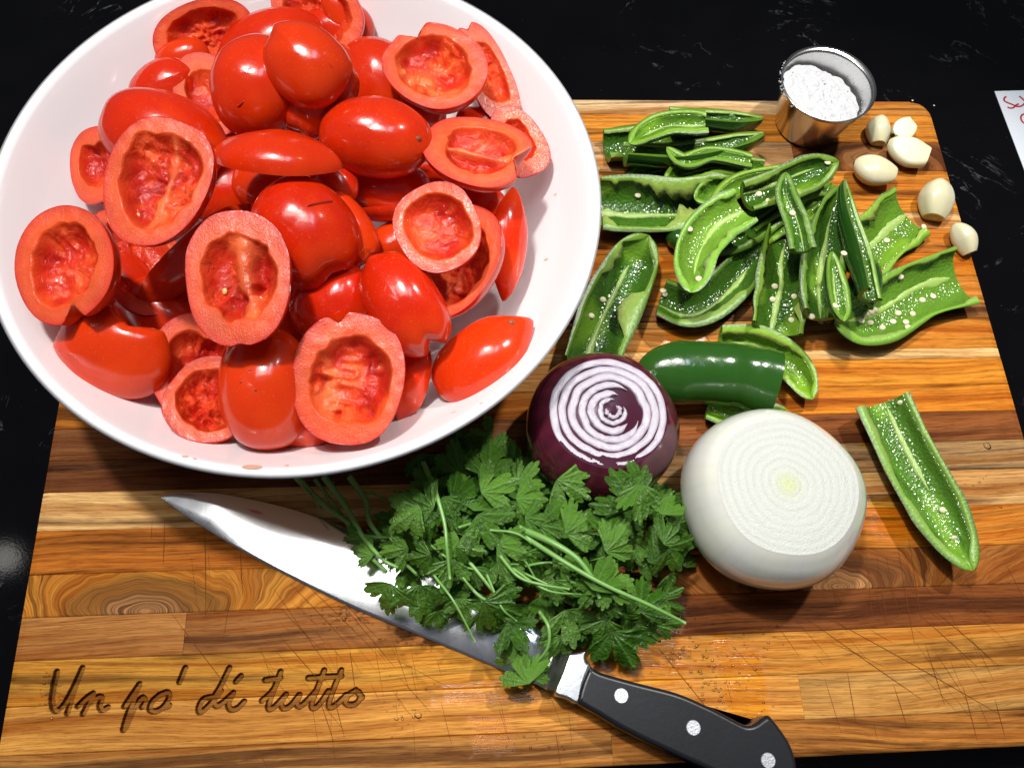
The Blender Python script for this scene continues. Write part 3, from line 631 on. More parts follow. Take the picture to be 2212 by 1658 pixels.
# ------------------------------------------------------------------ jalapenos
PG = 'sliced green peppers on the board'
def seed_mesh(P, N, r=.0022):
    N = unit(np.asarray(N, float)); a = unit(np.cross(N, [.3, .9, .1])); b = np.cross(N, a); V_ = []; n_ = 12
    for rr, zz in ((.55, 1.0), (.9, .55), (1.0, 0), (.8, -.6)):
        for q in range(n_):
            t_ = 2*math.pi*q/n_; V_.append(P+a*r*rr*math.cos(t_)+b*r*.86*rr*math.sin(t_)+N*r*.34*zz)
    F_ = grid_faces(4, n_, True); F_.append(tuple(range(n_))[::-1]); return np.array(V_), F_
pidx = [0]
def pepper(path, r, n, h, label, tip=1, phi=88, dep=.98, tint=0.0, rib=0.0, ribr=(.0, .8), seeds=(), t0=.55, both=False, memb=.25, name='pepper_half', w0=.9, ribw=.13, bright=0):
    pidx[0] += 1; sd = pidx[0]
    hs = h if isinstance(h, (list, tuple)) else [h]*len(path)
    W = np.array([at(p[0], p[1], z) for p, z in zip(path, hs)]); sc = pxm(W.mean(0)); R0 = r*sc*1.08; nn = 60
    C = catmull(W, nn); T_ = np.gradient(C, axis=0); s = np.linspace(0, 1, nn); N0 = cvec(n)
    root = thing(name, label, 'pepper', (0, 0, 0), PG)
    org = C.mean(0).copy(); root.location = tuple(float(q) for q in org)
    if tip: prof = np.where(s < t0, w0+(1-w0)*(s/t0)**.7, np.clip(1-((s-t0)/(1-t0))**2.3, 0, 1)**.56)
    else: prof = w0+(1-w0)*np.sin(math.pi*s*.5)
    if both: prof = prof*np.clip(1-(1-s/.3), 0, 1)**.55*1.0 if False else prof*np.where(s < .3, np.clip(1-((.3-s)/.3)**2.2, 0.0, 1)**.6, 1)
    prof = np.maximum(prof, .02)*(1+.04*n1(s*5, sd))
    tw = .0031
    na = 19; PH = math.radians(phi)
    SK, WL, WC, WG = [], [], [], []
    RB = []
    ragL = 1.5*n1(s*4.2, sd+20)+.35*n1(s*17, sd+21)+.15*n1(s*45, sd+22); ragR = 1.5*n1(s*4.2, sd+40)+.35*n1(s*17, sd+41)+.15*n1(s*45, sd+42)
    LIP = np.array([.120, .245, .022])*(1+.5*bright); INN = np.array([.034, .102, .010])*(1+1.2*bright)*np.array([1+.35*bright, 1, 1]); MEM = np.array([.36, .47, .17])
    for i in range(nn):
        t_ = unit(T_[i]); N = unit(N0-(N0@t_)*t_); B = np.cross(t_, N); Ro = R0*prof[i]; c = C[i]-org
        tt = min(tw*(1+.15*n1(s[i]*8, sd+3)), Ro*.6)
        endf = 0
        if tip: endf = np.clip((s[i]-.86)/.12, 0, 1)
        if both: endf = max(endf, float(np.clip((.12-s[i])/.1, 0, 1)))
        Ri = (Ro-tt)*(1-.75*endf)
        def pt(rad, ph, dd=dep): return c+B*(rad*math.sin(ph))-N*(rad*dd*math.cos(ph))
        wob = .05*math.sin(sd+s[i]*7); Ro = Ro*(1+.03*n1(s[i]*9, sd+60))
        SK.append([pt(Ro*(1+wob*math.cos(2*q)), q) for q in np.linspace(-PH, PH, na)])
        row, rc, rg = [], [], []
        mL = memb*max(0.03, .25+ragL[i])*Ri; mR = memb*max(0.03, .25+ragR[i])*Ri
        LN = N*(.0002)
        row += [pt(Ro*(1+wob*math.cos(2*PH)), -PH), pt(Ro-tt*.45, -PH)+LN, pt(Ri, -PH)+LN*.5, pt(Ri-mL, -PH*.97)-N*.0006]
        rc += [LIP*.28, LIP*.9, LIP*1.15, MEM]; rg += [0, 0, 0, .1]
        row += [pt(Ri-mL*.6, -PH*.93)-N*.0012]; rc += [INN*1.2]; rg += [.6]
        for q in np.linspace(-PH*.86, PH*.86, 15):
            row.append(pt(Ri-.0002-.0002*n1(s[i]*40+q*9, sd+5), q)); pl = float(np.clip(2.2*vnoise(np.array([s[i]*3.2, q*1.1, sd*.9]), 1, 71)-.45, 0, .8))*(1-endf)
            rc.append((INN*(1+.3*n1(s[i]*9+q*3, sd+6))*(1-endf)+LIP*1.0*endf)*(1-pl)+LIP*1.15*pl); rg.append(1-endf)
        row += [pt(Ri-mR*.6, PH*.93)-N*.0012]; rc += [INN*1.2]; rg += [.6]
        row += [pt(Ri-mR, PH*.97)-N*.0006, pt(Ri, PH)+LN*.5, pt(Ro-tt*.45, PH)+LN, pt(Ro*(1+wob*math.cos(2*PH)), PH)]
        rc += [MEM, LIP*1.15, LIP*.9, LIP*.28]; rg += [.1, 0, 0, 0]
        WL.append(row); WC.append(rc); WG.append(rg)
        if rib is not None and ribr[0] <= s[i] <= ribr[1]:
            e = min(1, (s[i]-ribr[0])/.08+.25, (ribr[1]-s[i])/.1+.1); wdt = ribw*(1+.55*n1(s[i]*6, sd+8)+.3*n1(s[i]*26, sd+18))*e; hgt = .0005*(1+.5*n1(s[i]*9, sd+9))*e+.0004
            ph = rib+.10*n1(s[i]*4, sd+10)
            RB.append([pt(Ri, ph-wdt), pt(Ri-hgt*.8, ph-wdt*.75), pt(Ri-hgt*1.25, ph), pt(Ri-hgt*.8, ph+wdt*.75), pt(Ri, ph+wdt)])
    SK, WL, WC, WG = np.array(SK), np.array(WL), np.array(WC), np.array(WG)
    mesh('skin', SK.reshape(-1, 3), grid_faces(nn, na), M['pskin'], root)
    nw = WL.shape[1]; F = grid_faces(nn, nw, False, True); V_ = WL.reshape(-1, 3); Cc = WC.reshape(-1, 3); G = WG.ravel()
    ends = ([0] if not both else [])+([] if tip else [nn-1])
    for e in ends:      # cut ends: ring between outer skin section and inner section
        b0 = len(V_); inner = WL[e][4:-4]; outer = np.array([SK[e][int(round(q))] for q in np.linspace(0, na-1, len(inner))])
        V_ = np.vstack([V_, outer*1.0, inner]); Cc = np.vstack([Cc, np.tile(LIP*.8, (len(outer), 1)), np.tile(LIP, (len(inner), 1))]); G = np.r_[G, np.zeros(len(outer)+len(inner))]
        m_ = len(inner)
        for q in range(m_-1): F.append((b0+q, b0+q+1, b0+m_+q+1, b0+m_+q))
    mesh('wall', V_, F, M['pwall'], root, cols=Cc, attr={'gel': G})
    if len(RB) > 3:
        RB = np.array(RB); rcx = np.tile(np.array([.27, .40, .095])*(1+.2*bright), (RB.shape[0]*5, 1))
        mesh('rib', RB.reshape(-1, 3), grid_faces(len(RB), 5, False, True), M['ring'], root, cols=rcx)
    # seeds sit on the inner surface under the given picture position
    for (sx, sy) in seeds:
        P0 = at(sx, sy, np.mean(hs)); d = unit(P0-CAM)
        pts = WL[:, 4:-4].reshape(-1, 3)+org; rel = pts-CAM; kk = rel@d; dist = np.linalg.norm(rel-kk[:, None]*d, axis=1); j = int(np.argmin(dist))
        V2, F2 = seed_mesh(pts[j]+N0*.0008-org, N0+np.random.RandomState(int(sx)).normal(0, .2, 3), .0023)
        mesh('seed', V2, F2, M['seed'], root)
    return root
P = pepper
P([(1452,240),(1540,246),(1650,254)],40,(0,.80,.55),.020,'slender pepper half with its dark skin towards the viewer, farthest back', rib=.3)
P([(1312,308),(1400,300),(1530,285)],44,(0,.45,.9),.014,'short wide pepper piece with a square cut left end, upper left of the pile', tip=0, rib=None)
P([(1352,318),(1450,322),(1550,308),(1650,286)],42,(0,.80,.55),.026,'long pepper half, skin facing the viewer, pointing at the steel cup', rib=.4)
P([(1528,262),(1450,262),(1400,280),(1360,310)],30,(-.1,.35,.93),.038,'small curved pale inside pepper piece lying on the long one', bright=.9, rib=.1, t0=.4)
P([(1625,345),(1540,330),(1480,345),(1440,318)],22,(.0,.5,.85),.034,'twisted pepper tip curling up at its left end', bright=.7, rib=None)
P([(1520,365),(1430,362),(1352,392)],30,(0,.2,.97),.014,'pepper half mostly hidden, its arched left edge behind the wide blocky half', rib=.1, bright=.3)
P([(1652,365),(1560,352),(1490,362),(1435,388)],28,(0,.35,.93),.026,'arched pepper half above the wide blocky half at left', bright=.4, rib=.0)
P([(1640,400),(1570,402),(1500,430)],32,(0,.2,.97),.024,'light green pepper piece right of the wide blocky half', tip=1, bright=.9, rib=None)
P([(1301,438),(1380,438),(1460,440),(1560,434)],57,(0,.12,1),.022,'wide blocky pepper half with pale ragged membranes beside the bowl', tip=0, dep=.8, memb=.65, rib=.25, ribr=(0,.95), seeds=((1377,424),(1517,447)), w0=1.0)
P([(1530,530),(1475,520),(1440,500)],24,(.3,.5,-.9),.010,'dark pepper tip in the shade below the wide blocky half', rib=None)
P([(1790,360),(1700,378),(1600,398),(1535,445)],30,(-.1,.35,.9),.032,'long pepper half whose pale upper edge arches over the bright curved one', bright=.7, rib=None)
P([(1795,385),(1700,440),(1610,500),(1530,545)],34,(-.1,-.2,.95),.024,'dark green pepper half under the bright curved one', rib=.2, bright=.2)
P([(1618,422),(1690,398),(1760,368),(1812,348)],36,(0,.05,1),.044,'pepper half with a blunt left end and a rib, pointing at the garlic', rib=-.35, memb=.4, seeds=((1638,418),(1660,455),(1785,352)))
P([(1642,512),(1690,480),(1760,440),(1798,395)],26,(0,.1,.95),.020,'thin bright pepper strip under the one that points at the garlic', bright=.9, rib=.0)
P([(1430,640),(1500,660),(1580,610),(1655,510)],43,(.05,.25,.95),.016,'dark hollow pepper half lying under the bright curved one', rib=.3, w0=.95, seeds=((1424,628),(1437,640)), bright=.25)
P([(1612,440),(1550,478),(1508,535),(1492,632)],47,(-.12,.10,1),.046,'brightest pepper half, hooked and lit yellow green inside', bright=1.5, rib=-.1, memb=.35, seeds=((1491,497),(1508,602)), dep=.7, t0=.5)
P([(1735,535),(1722,480),(1700,420),(1698,372)],27,(0,.05,1),.050,'small pepper tip standing across the middle of the pile', rib=.35, memb=.35, seeds=((1712,460),), bright=.2, t0=.4)
P([(1722,470),(1745,450),(1795,425)],28,(.1,.1,1),.024,'pale green piece right of the small standing tip', bright=1.2, rib=None)
P([(1638,625),(1646,580),(1660,530)],15,(-.6,0,-.8),.008,'sliver of dark blue green pepper skin left of the broad short half', rib=None, tip=0)
P([(1681,706),(1690,640),(1702,560),(1715,500)],56,(0,-.05,1),.024,'broad pepper half with a straight cut lower end and a rib down its middle', tip=0, rib=.03, ribr=(0,.95), dep=.7, seeds=((1665,645),(1715,640),(1706,690),(1672,620)), w0=.98)
P([(1780,672),(1778,600),(1795,500),(1815,400)],46,(.12,0,1),.034,'tall dark pepper half with a pointed top right of the broad one', rib=.25, memb=.45, t0=.4, seeds=((1752,690),))
P([(1850,660),(1868,610),(1870,560)],34,(.3,0,-.9),.020,'dark pepper skin between the two tall pointed halves', rib=None)
P([(1975,452),(1920,495),(1850,560)],62,(.0,.05,1),.014,'wide flat pepper piece near the garlic, its ragged end to the right', tip=0, rib=-.05, ribr=(0,1), dep=.55, bright=.8, seeds=((1915,522),(1998,488)), w0=1.0, phi=80)
P([(1893,634),(1872,540),(1845,460),(1826,388)],40,(.72,.05,.68),.044,'pointed pepper half with dark skin on its left and a pale slanting edge', bright=.3, rib=.4, t0=.35, memb=.3)
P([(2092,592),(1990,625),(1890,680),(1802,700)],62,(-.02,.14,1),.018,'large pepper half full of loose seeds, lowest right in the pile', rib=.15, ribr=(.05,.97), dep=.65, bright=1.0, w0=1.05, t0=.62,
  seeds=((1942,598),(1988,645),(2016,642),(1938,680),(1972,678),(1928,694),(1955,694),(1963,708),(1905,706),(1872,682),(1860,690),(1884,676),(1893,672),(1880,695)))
P([(1822,694),(1812,620),(1798,543)],29,(.35,.0,.93),.052,'short pepper end piece rounded at both tips, in front of the tall dark half', rib=.2, both=True, bright=.7, t0=.35, seeds=((1802,660),))
P([(1272,790),(1315,680),(1358,590),(1402,508)],60,(.08,-.02,1),.022,'big dark wet pepper half between the bowl and the red onion', rib=-.05, memb=.5, dep=.75, t0=.7, seeds=((1280,684),(1303,645)), ribr=(0,.8))
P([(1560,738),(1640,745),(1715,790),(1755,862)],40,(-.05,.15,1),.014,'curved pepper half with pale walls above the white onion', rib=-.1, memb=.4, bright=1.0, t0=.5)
P([(1530,880),(1600,900),(1700,885)],26,(0,.3,.9),.012,'pepper strip peeping out between the dark skin half and the white onion', rib=None, bright=.5)
P([(1672,832),(1590,812),(1490,805),(1370,812)],66,(0,.05,-1),.020,'pepper half lying skin side up, dark and shiny behind the red onion', rib=None, dep=.8, t0=.6, w0=1.0)
P([(1907,862),(1965,985),(2035,1110),(2102,1232)],58,(0,.0,1),.022,'lone pepper half lying apart at the right of the white onion', rib=-.3, ribr=(0,.55), memb=.18, dep=.75, t0=.45, seeds=((1941,870),(2035,1098),(2062,1160)), bright=.55, w0=.98)
# loose seeds
SG = 'loose pepper seeds on the board'
for x, y, lb in [(1526,687,'single flat pepper seed on the wood below the hooked bright pepper'), (1773,694,'pale pepper seed left of the short rounded pepper end'), (1837,728,'pepper seed flake below the seed filled pepper half'), (1823,547,'pepper seed lodged above the short rounded pepper end')]:
    z = .0012 if y > 600 else .05
    V_, F_ = seed_mesh(np.zeros(3), (0, .1, 1)); o = mesh('pepper_seed', V_, F_, M['seed']); o.location = at(x, y, z); tag(o, lb, 'seed', SG)

# ------------------------------------------------------------------ garlic
def garlic(px, py, L, Wd, ang, z, label, flat=None, trunc=.82, sd=0, arch=.25):
    P0 = at(px, py, z); sc = pxm(P0); L *= sc*.5; Wd *= sc*.5; X, Y, N = basis(ang, (0, .15, 1)); V_, nn, na = [], 40, 36; cols = []
    s_ = np.linspace(-1, 1, nn)
    for s in s_:
        if s > trunc: w_ = .26*((1-s)/(1-trunc))**.3 if s < 1 else 0
        else: w_ = max(0, (1-((trunc*0+s+.0)/1.02)**2*(.80 if s > 0 else 1)))**(.56 if s < 0 else .50)
        if s > 0 and s <= trunc: w_ = w_*(1-.18*s)
        if s > trunc: w_ = 0 if s == 1 else (max(0, 1-(trunc/1.02)**2*.8))**.5*(1-.18*trunc)*(1 if s < 1 else 0)
        ss = min(s, trunc) if s > trunc else s
        for q in range(na):
            t_ = 2*math.pi*q/na; rr = 1+.085*math.cos(3*t_+.7+sd)+.03*math.cos(2*t_+sd)+.012*math.cos(6*t_+2*sd)
            y = Wd*w_*math.cos(t_)*rr; zz = Wd*.88*w_*math.sin(t_)*rr
            if flat is not None and zz > flat*Wd: zz = flat*Wd+.02*(zz-flat*Wd)
            V_.append(X*(L*ss)+Y*y+N*zz+Y*(Wd*arch*(ss**2-.3)))
            cols.append(np.array([.62,.59,.40])*(1-.3*max(0, s))+np.array([.66,.58,.26])*.3*max(0, s) if s <= trunc else (.72,.62,.34))
    V_ = np.array(V_); lo = V_[:, 2].min(); P0[2] = -lo+.0002
    q_ = at(px, py, P0[2]); root = thing('garlic_clove', label, 'garlic', q_, 'peeled garlic cloves at the upper right of the board')
    mesh('clove', V_, grid_faces(nn, na, True, True), M['garlic'], root, cols=cols)
    c_ = X*(L*trunc)+Y*(Wd*arch*(trunc**2-.3)); th = np.linspace(0, 2*math.pi, 14, endpoint=False); rr = Wd*.28
    mesh('root_end', [c_+X*.0004]+[c_+X*.0002+Y*rr*math.cos(a)+N*rr*.8*math.sin(a) for a in th], [(0, 1+i, 1+(i+1) % 14) for i in range(14)], M['debris'], root)
garlic(1899,283,72,52,-98,.009,'upright plump garlic clove nearest the steel cup', sd=1, arch=.1)
garlic(1953,277,56,50,35,.008,'small halved garlic clove touching the largest one', flat=.25, sd=2, arch=.05)
garlic(1966,329,104,64,-22,.010,'largest garlic clove with a flat cut face upward', flat=.45, sd=3, arch=.12, trunc=.7)
garlic(1889,370,94,64,-18,.010,'smooth pointed garlic clove just above the pepper pile', sd=4.5, arch=.18, trunc=.97)
garlic(2022,432,98,72,-104,.011,'garlic clove by the right board edge, root end towards the viewer', sd=6, arch=.1, trunc=.84)
garlic(2084,516,78,54,-70,.010,'garlic clove hanging over the right board edge beside the seeded pepper', sd=7, arch=-.22, trunc=.85)

# ------------------------------------------------------------------ steel cup of salt
CP = np.array([.2045, .2022])
prof = [(0,.0003),(.020,.0002),(.0232,.0006),(.0240,.0022),(.0328,.0404),(.0336,.0412),(.0343,.0416),(.0344,.0424),(.0338,.0428),(.0331,.0424),(.0324,.0412),(.0318,.0392),(.0232,.0028),(.021,.0014),(0,.0013)]
pp = catmull([(a, 0, b) for a, b in prof], 70)[:, [0, 2]]; pp[:, 0] = np.clip(pp[:, 0], 0, 1)
V_, F_ = lathe(pp, 96); o = mesh('ramekin', V_, [f[::-1] for f in F_], M['steel']); o.data.materials.append(M['isteel'])
ipk = int(np.argmax(pp[:, 0]*0+pp[:, 1]))+3
o.data.polygons.foreach_set('material_index', [1 if k_//96 >= ipk else 0 for k_ in range(len(o.data.polygons))]); o.location = (CP[0], CP[1], .0006)
tag(o, 'small shiny steel ramekin holding salt at the top right of the board', 'ramekin')
V_, nr, nt = [], 46, 90
for i in range(nr):
    rr = i/(nr-1)
    for j in range(nt):
        th = 2*math.pi*j/nt; e = .0292+.0010*n1(np.array([th*6]), 4)[0]; x, y = rr*e*math.cos(th), rr*e*math.sin(th)
        x -= .0030*rr; y -= .0030*rr
        z = .0342-.20*(x+y*.45)-.10*max(0, rr-.8)*.03; z -= .0015*max(0, math.cos(th-.9))*rr**2
        z += .0009*vnoise(np.array([x, y, 0.]), 320, 5)+.0007*vnoise(np.array([x, y, 0.]), 800, 6)
        rmx = (.0240+(z)*.233)-.0008; r_ = math.hypot(x, y)
        if r_ > rmx: x *= rmx/r_; y *= rmx/r_
        V_.append((x, y, z))
so = mesh('salt', V_, grid_faces(nr, nt, True), M['salt']); so.location = (CP[0], CP[1], .001)
tag(so, 'heap of coarse white salt filling the steel ramekin', 'salt')
GV, GF = [], []
def grain(p, r):
    b0 = len(GV); th = random.random()*6
    for sx, sy, sz in ((-1,-1,-1),(1,-1,-1),(1,1,-1),(-1,1,-1),(-1,-1,1),(1,-1,1),(1,1,1),(-1,1,1)):
        x, y = sx*r, sy*r; GV.append((p[0]+x*math.cos(th)-y*math.sin(th), p[1]+x*math.sin(th)+y*math.cos(th), p[2]+sz*r*.8+r*.2*sx))
    for f in ((0,3,2,1),(4,5,6,7),(0,1,5,4),(1,2,6,5),(2,3,7,6),(3,0,4,7)): GF.append(tuple(b0+q for q in f))
for i in range(24):
    th = random.random()*2*math.pi; rr = math.sqrt(random.random())*.0262; x, y = rr*math.cos(th)-.0030*rr/.027, rr*math.sin(th)-.003*rr/.027
    z = .0342-.20*(x+y*.45)-.0015*max(0, math.cos(th-.9))*(rr/.0278)**2+random.uniform(-.0002, .0007)
    grain((x, y, z), random.uniform(.0002, .00045))
for i in range(34):
    th = math.radians(random.uniform(140, 215)); grain((.0343*math.cos(th), .0343*math.sin(th), .0425+random.uniform(-.004, .0006)), random.uniform(.0002, .0005))
for i in range(40):
    th = math.radians(random.uniform(-50, 90)); z = random.uniform(.026, .040); r_ = .0228+z*.233-.0004; grain((r_*math.cos(th), r_*math.sin(th), z), random.uniform(.0001, .0003))
sg = mesh('grain', GV, GF, M['salt'], so, smooth=False); sg['kind'] = 'stuff'

# ------------------------------------------------------------------ onions
def onion_body(cx, cy, R, H, rc, tiltc, sd, mat, colf, lobes=.012, n=224, m_=56):
    """squat globe resting on its base, sliced flat on top at radius rc"""
    V_, C_ = [], []
    for i in range(m_):
        s = i/(m_-1); ph = -math.pi/2+s*math.pi*.5*1.62
        for j in range(n):
            th = 2*math.pi*j/n; q = 1+lobes*math.sin(5*th+sd)+lobes*.7*math.sin(3*th+1.3*sd)+.006*vnoise(np.array([math.cos(th)*2, math.sin(th)*2, s*3]), 1, 3)
            r_ = R*math.cos(ph)**.86*q if ph < math.pi/2 else 0; z = H*.5*(1+math.sin(ph)*1.02)
            V_.append([r_*math.cos(th), r_*math.sin(th), z])
    V_ = np.array(V_).reshape(m_, n, 3)
    # slice plane
    zc = [V_[i, :, 2].mean() for i in range(m_)]; rr = [np.hypot(V_[i, :, 0], V_[i, :, 1]).mean() for i in range(m_)]
    k_ = [i for i in range(m_) if zc[i] > H*.5 and rr[i] < rc]; e = k_[0] if k_ else m_-1
    V_ = V_[:e+1]; zt = V_[-1, :, 2].mean()
    V_[-1, :, 2] = zt+tiltc[0]*V_[-1, :, 0]+tiltc[1]*V_[-1, :, 1]
    for a in (1, 2, 3): V_[-1-a, :, 2] += (tiltc[0]*V_[-1-a, :, 0]+tiltc[1]*V_[-1-a, :, 1])*(1-a/4)
    C_ = np.array([[colf(2*math.pi*j/n, i/e) for j in range(n)] for i in range(e+1)])
    return V_, C_, n
# white onion
wc = np.array([.1165, -.0935])
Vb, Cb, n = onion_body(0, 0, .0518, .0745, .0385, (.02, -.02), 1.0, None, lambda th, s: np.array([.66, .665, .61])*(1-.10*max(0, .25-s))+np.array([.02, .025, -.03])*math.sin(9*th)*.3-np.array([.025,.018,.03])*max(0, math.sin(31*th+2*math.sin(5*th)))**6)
on = thing('white_onion', 'peeled white onion with its top sliced off, front right of the board', 'onion', (wc[0], wc[1], .0005))
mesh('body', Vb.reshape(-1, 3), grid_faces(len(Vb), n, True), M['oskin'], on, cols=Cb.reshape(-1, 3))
edge = Vb[-1]; V_, C_ = [], []
nr = 90; ring_r = [.10, .17, .27, .38, .50, .61, .72, .83, .93]
for i in range(nr+1):
    q = 1-i/nr; p = edge*[q, q, 1]; c_ = edge[:, 2].mean()
    p[:, 2] = c_+(edge[:, 2]-c_)*q
    th = np.arange(n)*2*math.pi/n; qq = q+.012*n1(np.cos(th)*2+q*3, 3)+.01*np.sin(2*th)
    g = np.zeros(n)
    for rr in ring_r: g = np.maximum(g, np.exp(-((qq-rr)/.016)**2)*(.6+.4*n1(th*2, int(rr*100))))
    p[:, 2] += .0001*n1(qq*20, 8)-.00004*g+.0013*(1-q**3)
    ctr = math.exp(-(q/.16)**2)
    col = np.array([.48, .50, .47])[None, :]*(1-.09*g[:, None])+np.array([-.01, .01, -.20])*ctr*.9
    col = col*(1-.04*(.5+.5*np.sin(qq*55))[:, None]); V_.append(p); C_.append(np.clip(col, .02, 1))
mesh('cut_face', np.array(V_).reshape(-1, 3), grid_faces(nr+1, n, True), M['onion'], on, cols=np.array(C_).reshape(-1, 3))
# red onion
rc_ = np.array([.0232, -.0475])
def redc(th, s):
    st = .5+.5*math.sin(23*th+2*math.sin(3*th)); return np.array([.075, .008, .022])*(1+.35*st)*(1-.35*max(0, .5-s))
Vb, Cb, n = onion_body(0, 0, .0450, .0680, .0335, (0, -.03), 2.2, None, redc, .010)
ro = thing('red_onion', 'peeled red onion sliced open at the top showing purple and white rings', 'onion', (rc_[0], rc_[1], .0005))
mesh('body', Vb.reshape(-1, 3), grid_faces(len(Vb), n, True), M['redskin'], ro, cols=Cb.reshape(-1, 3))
edge = Vb[-1]; V_, C_ = [], []; er = np.hypot(edge[:, 0], edge[:, 1]).mean(); ez = edge[:, 2].mean()
for i in range(9):
    q = 1-i/8; p = edge*[q, q, 1]; p[:, 2] = ez+(edge[:, 2]-ez)*q-.0022*(1-q)-.0004; V_.append(p); C_.append(np.tile([.050, .006, .020], (n, 1)))
mesh('core', np.array(V_).reshape(-1, 3), grid_faces(9, n, True), M['redskin'], ro, cols=np.array(C_).reshape(-1, 3))
cx0, cy0 = .0010, .0015
rings = [(.995,.865,None),(.853,.715,None),(.703,.560,None),(.548,.420,(338,410)),(.408,.275,(318,425)),(.255,.165,(20,75)),(.140,.07,(60,150))]
for ki, (ra, rb, gap) in enumerate(rings):
    nt = 130; V_, C_ = [], []
    rows = [(0,-.0026),(0.0,-.0004),(.06,.0),(.25,.0002),(.5,.0003),(.75,.0002),(.94,.0),(1.0,-.0004),(1.0,-.0026)]
    ths = np.linspace(math.radians(gap[1]), math.radians(gap[0]+360), nt) if gap else np.linspace(0, 2*math.pi, nt, endpoint=False)
    wave = lambda r0, k2: er*(r0+.016*n1(np.cos(ths)*2.2+4, ki*3+k2)+.014*n1(np.sin(ths)*3.1+9, ki*5+k2)+.006*n1(ths*7, ki+k2))
    oA, oB = wave(ra, 0), wave(rb, 0)+er*.010*n1(ths*3, ki+50)
    taper = np.ones(nt)
    if gap: 
        u = np.linspace(0, 1, nt); taper = np.clip(np.minimum(u, 1-u)*9, .12, 1)
    mid = (oA+oB)/2
    for fr, dz in rows:
        rr = oA+(oB-oA)*fr; rr = mid+(rr-mid)*taper
        off = (1-ra)*1.0
        x = rr*np.cos(ths)+cx0*off*2+ .0015*off; y = rr*np.sin(ths)*1.0+cy0*off
        z = ez-.0014*off+dz+.0003*n1(ths*9+fr*3, ki+7)-.03*y*0
        V_.append(np.stack([x, y, z], -1))
        pk = .50 if fr in (0, 1.0) else (.12 if fr in (.06, .94) else (.07+.05*n1(ths*5, ki+60)))
        pk = np.broadcast_to(np.asarray(pk, float), nt)[:, None]
        if dz < -.002: pk = pk*0+.97
        if dz == -.0004: pk = pk*0+.45
        C_.append(np.array([.43, .40, .48])*(1-pk)+np.array([.16, .015, .06])*pk)
    mesh('ring', np.array(V_).reshape(-1, 3), grid_faces(len(rows), nt, gap is None, True), M['ring'], ro, cols=np.array(C_).reshape(-1, 3))

# ------------------------------------------------------------------ knife
kn = thing('chef_knife', 'chef knife with black riveted handle lying under the coriander', 'knife', (0, 0, 0))
sp = catmull([at(x, y, .0034) for x, y in [(347,1073),(372,1065),(420,1062),(480,1066),(560,1081),(650,1104),(760,1144),(900,1206),(1060,1292),(1240,1398)]], 80)
eg = catmull([at(x, y, .0018) for x, y in [(347,1074),(380,1098),(420,1126),(520,1187),(640,1252),(760,1310),(860,1352),(980,1402),(1090,1448),(1200,1494)]], 80)
V_ = []
for i in range(80):
    a, b = sp[i], eg[i]; f_ = min(1, i/6)
    for s, dz in ((0, -.0020*f_), (0, -.0002), (.015, 0), (.35, .0), (.7, 0.0), (.965, 0.0), (1, -.0001), (1, -.0006)):
        p = a+(b-a)*s; p = p+np.array([0, 0, dz]); 
        if i < 10: p[2] = p[2]*(i/10)+.0024*(1-i/10)+min(dz, 0)*0
        V_.append(p)
    p = a+(b-a)*.5; p[2] = .0006; V_.append(p)
F_ = grid_faces(80, 9, True, True)
mesh('blade', V_, F_, M['blade'], kn)
def kv(l): return [((1250+X/2.457)/1.2013, (1550+Y/2.457)/1.2013) for X, Y in l]
def slab(outline, z0, z1, inset, mat, name, parent, nb=5, prof=None, dens=None):
    """closed outline in picture units at height z1, extruded down with rounded shoulders"""
    P_ = catmull([at(x, y, z1) for x, y in outline+[outline[0]]], dens or 120)[:-1]; n_ = len(P_)
    T_ = np.roll(P_, -1, 0)-np.roll(P_, 1, 0); Nn = np.stack([T_[:, 1], -T_[:, 0]], -1); Nn /= np.linalg.norm(Nn, axis=1)[:, None]+1e-9
    area = np.sum(P_[:, 0]*np.roll(P_[:, 1], -1)-np.roll(P_[:, 0], -1)*P_[:, 1])
    if area > 0: Nn = Nn
    else: Nn = -Nn
    V_ = []; zs = []
    for i in range(nb+1):
        a_ = i/nb*math.pi/2; zs.append((z0+inset*(1-math.sin(a_)), inset*(1-math.cos(a_-0))*0+inset*(1-math.sin(a_))))
    lv = [(z0, inset)]+[(z0+inset*(1-math.cos(a)), inset*(1-math.sin(a))) for a in np.linspace(0.2, math.pi/2, nb)]+[(z1-inset*(1-math.sin(a)), inset*(1-math.cos(a))) for a in np.linspace(0, math.pi/2, nb+1)]
    for z, ins in lv:
        q = P_.copy(); q[:, :2] -= Nn*ins; q[:, 2] = z; V_.append(q)
    c = P_.mean(0)
    V_ = np.array(V_); F_ = grid_faces(len(lv), n_, True, area < 0); V_ = V_.reshape(-1, 3)
    F_.append(tuple(range(n_))[::-1] if area > 0 else tuple(range(n_)))
    o = mesh(name, V_, F_, mat, parent)
    top = bpy.data.meshes.new('t'); tb_ = len(V_)-n_
    import bmesh
    bm = bmesh.new(); bm.from_mesh(o.data); bm.verts.ensure_lookup_table()
    vs = [bm.verts[tb_+i] for i in range(n_)]
    f = bm.faces.new(vs if area > 0 else vs[::-1]); f.smooth = False
    r_ = bmesh.ops.triangulate(bm, faces=[f]); bmesh.ops.recalc_face_normals(bm, faces=bm.faces[:])
    bm.to_mesh(o.data); bm.free(); bpy.data.meshes.remove(top)
    return o
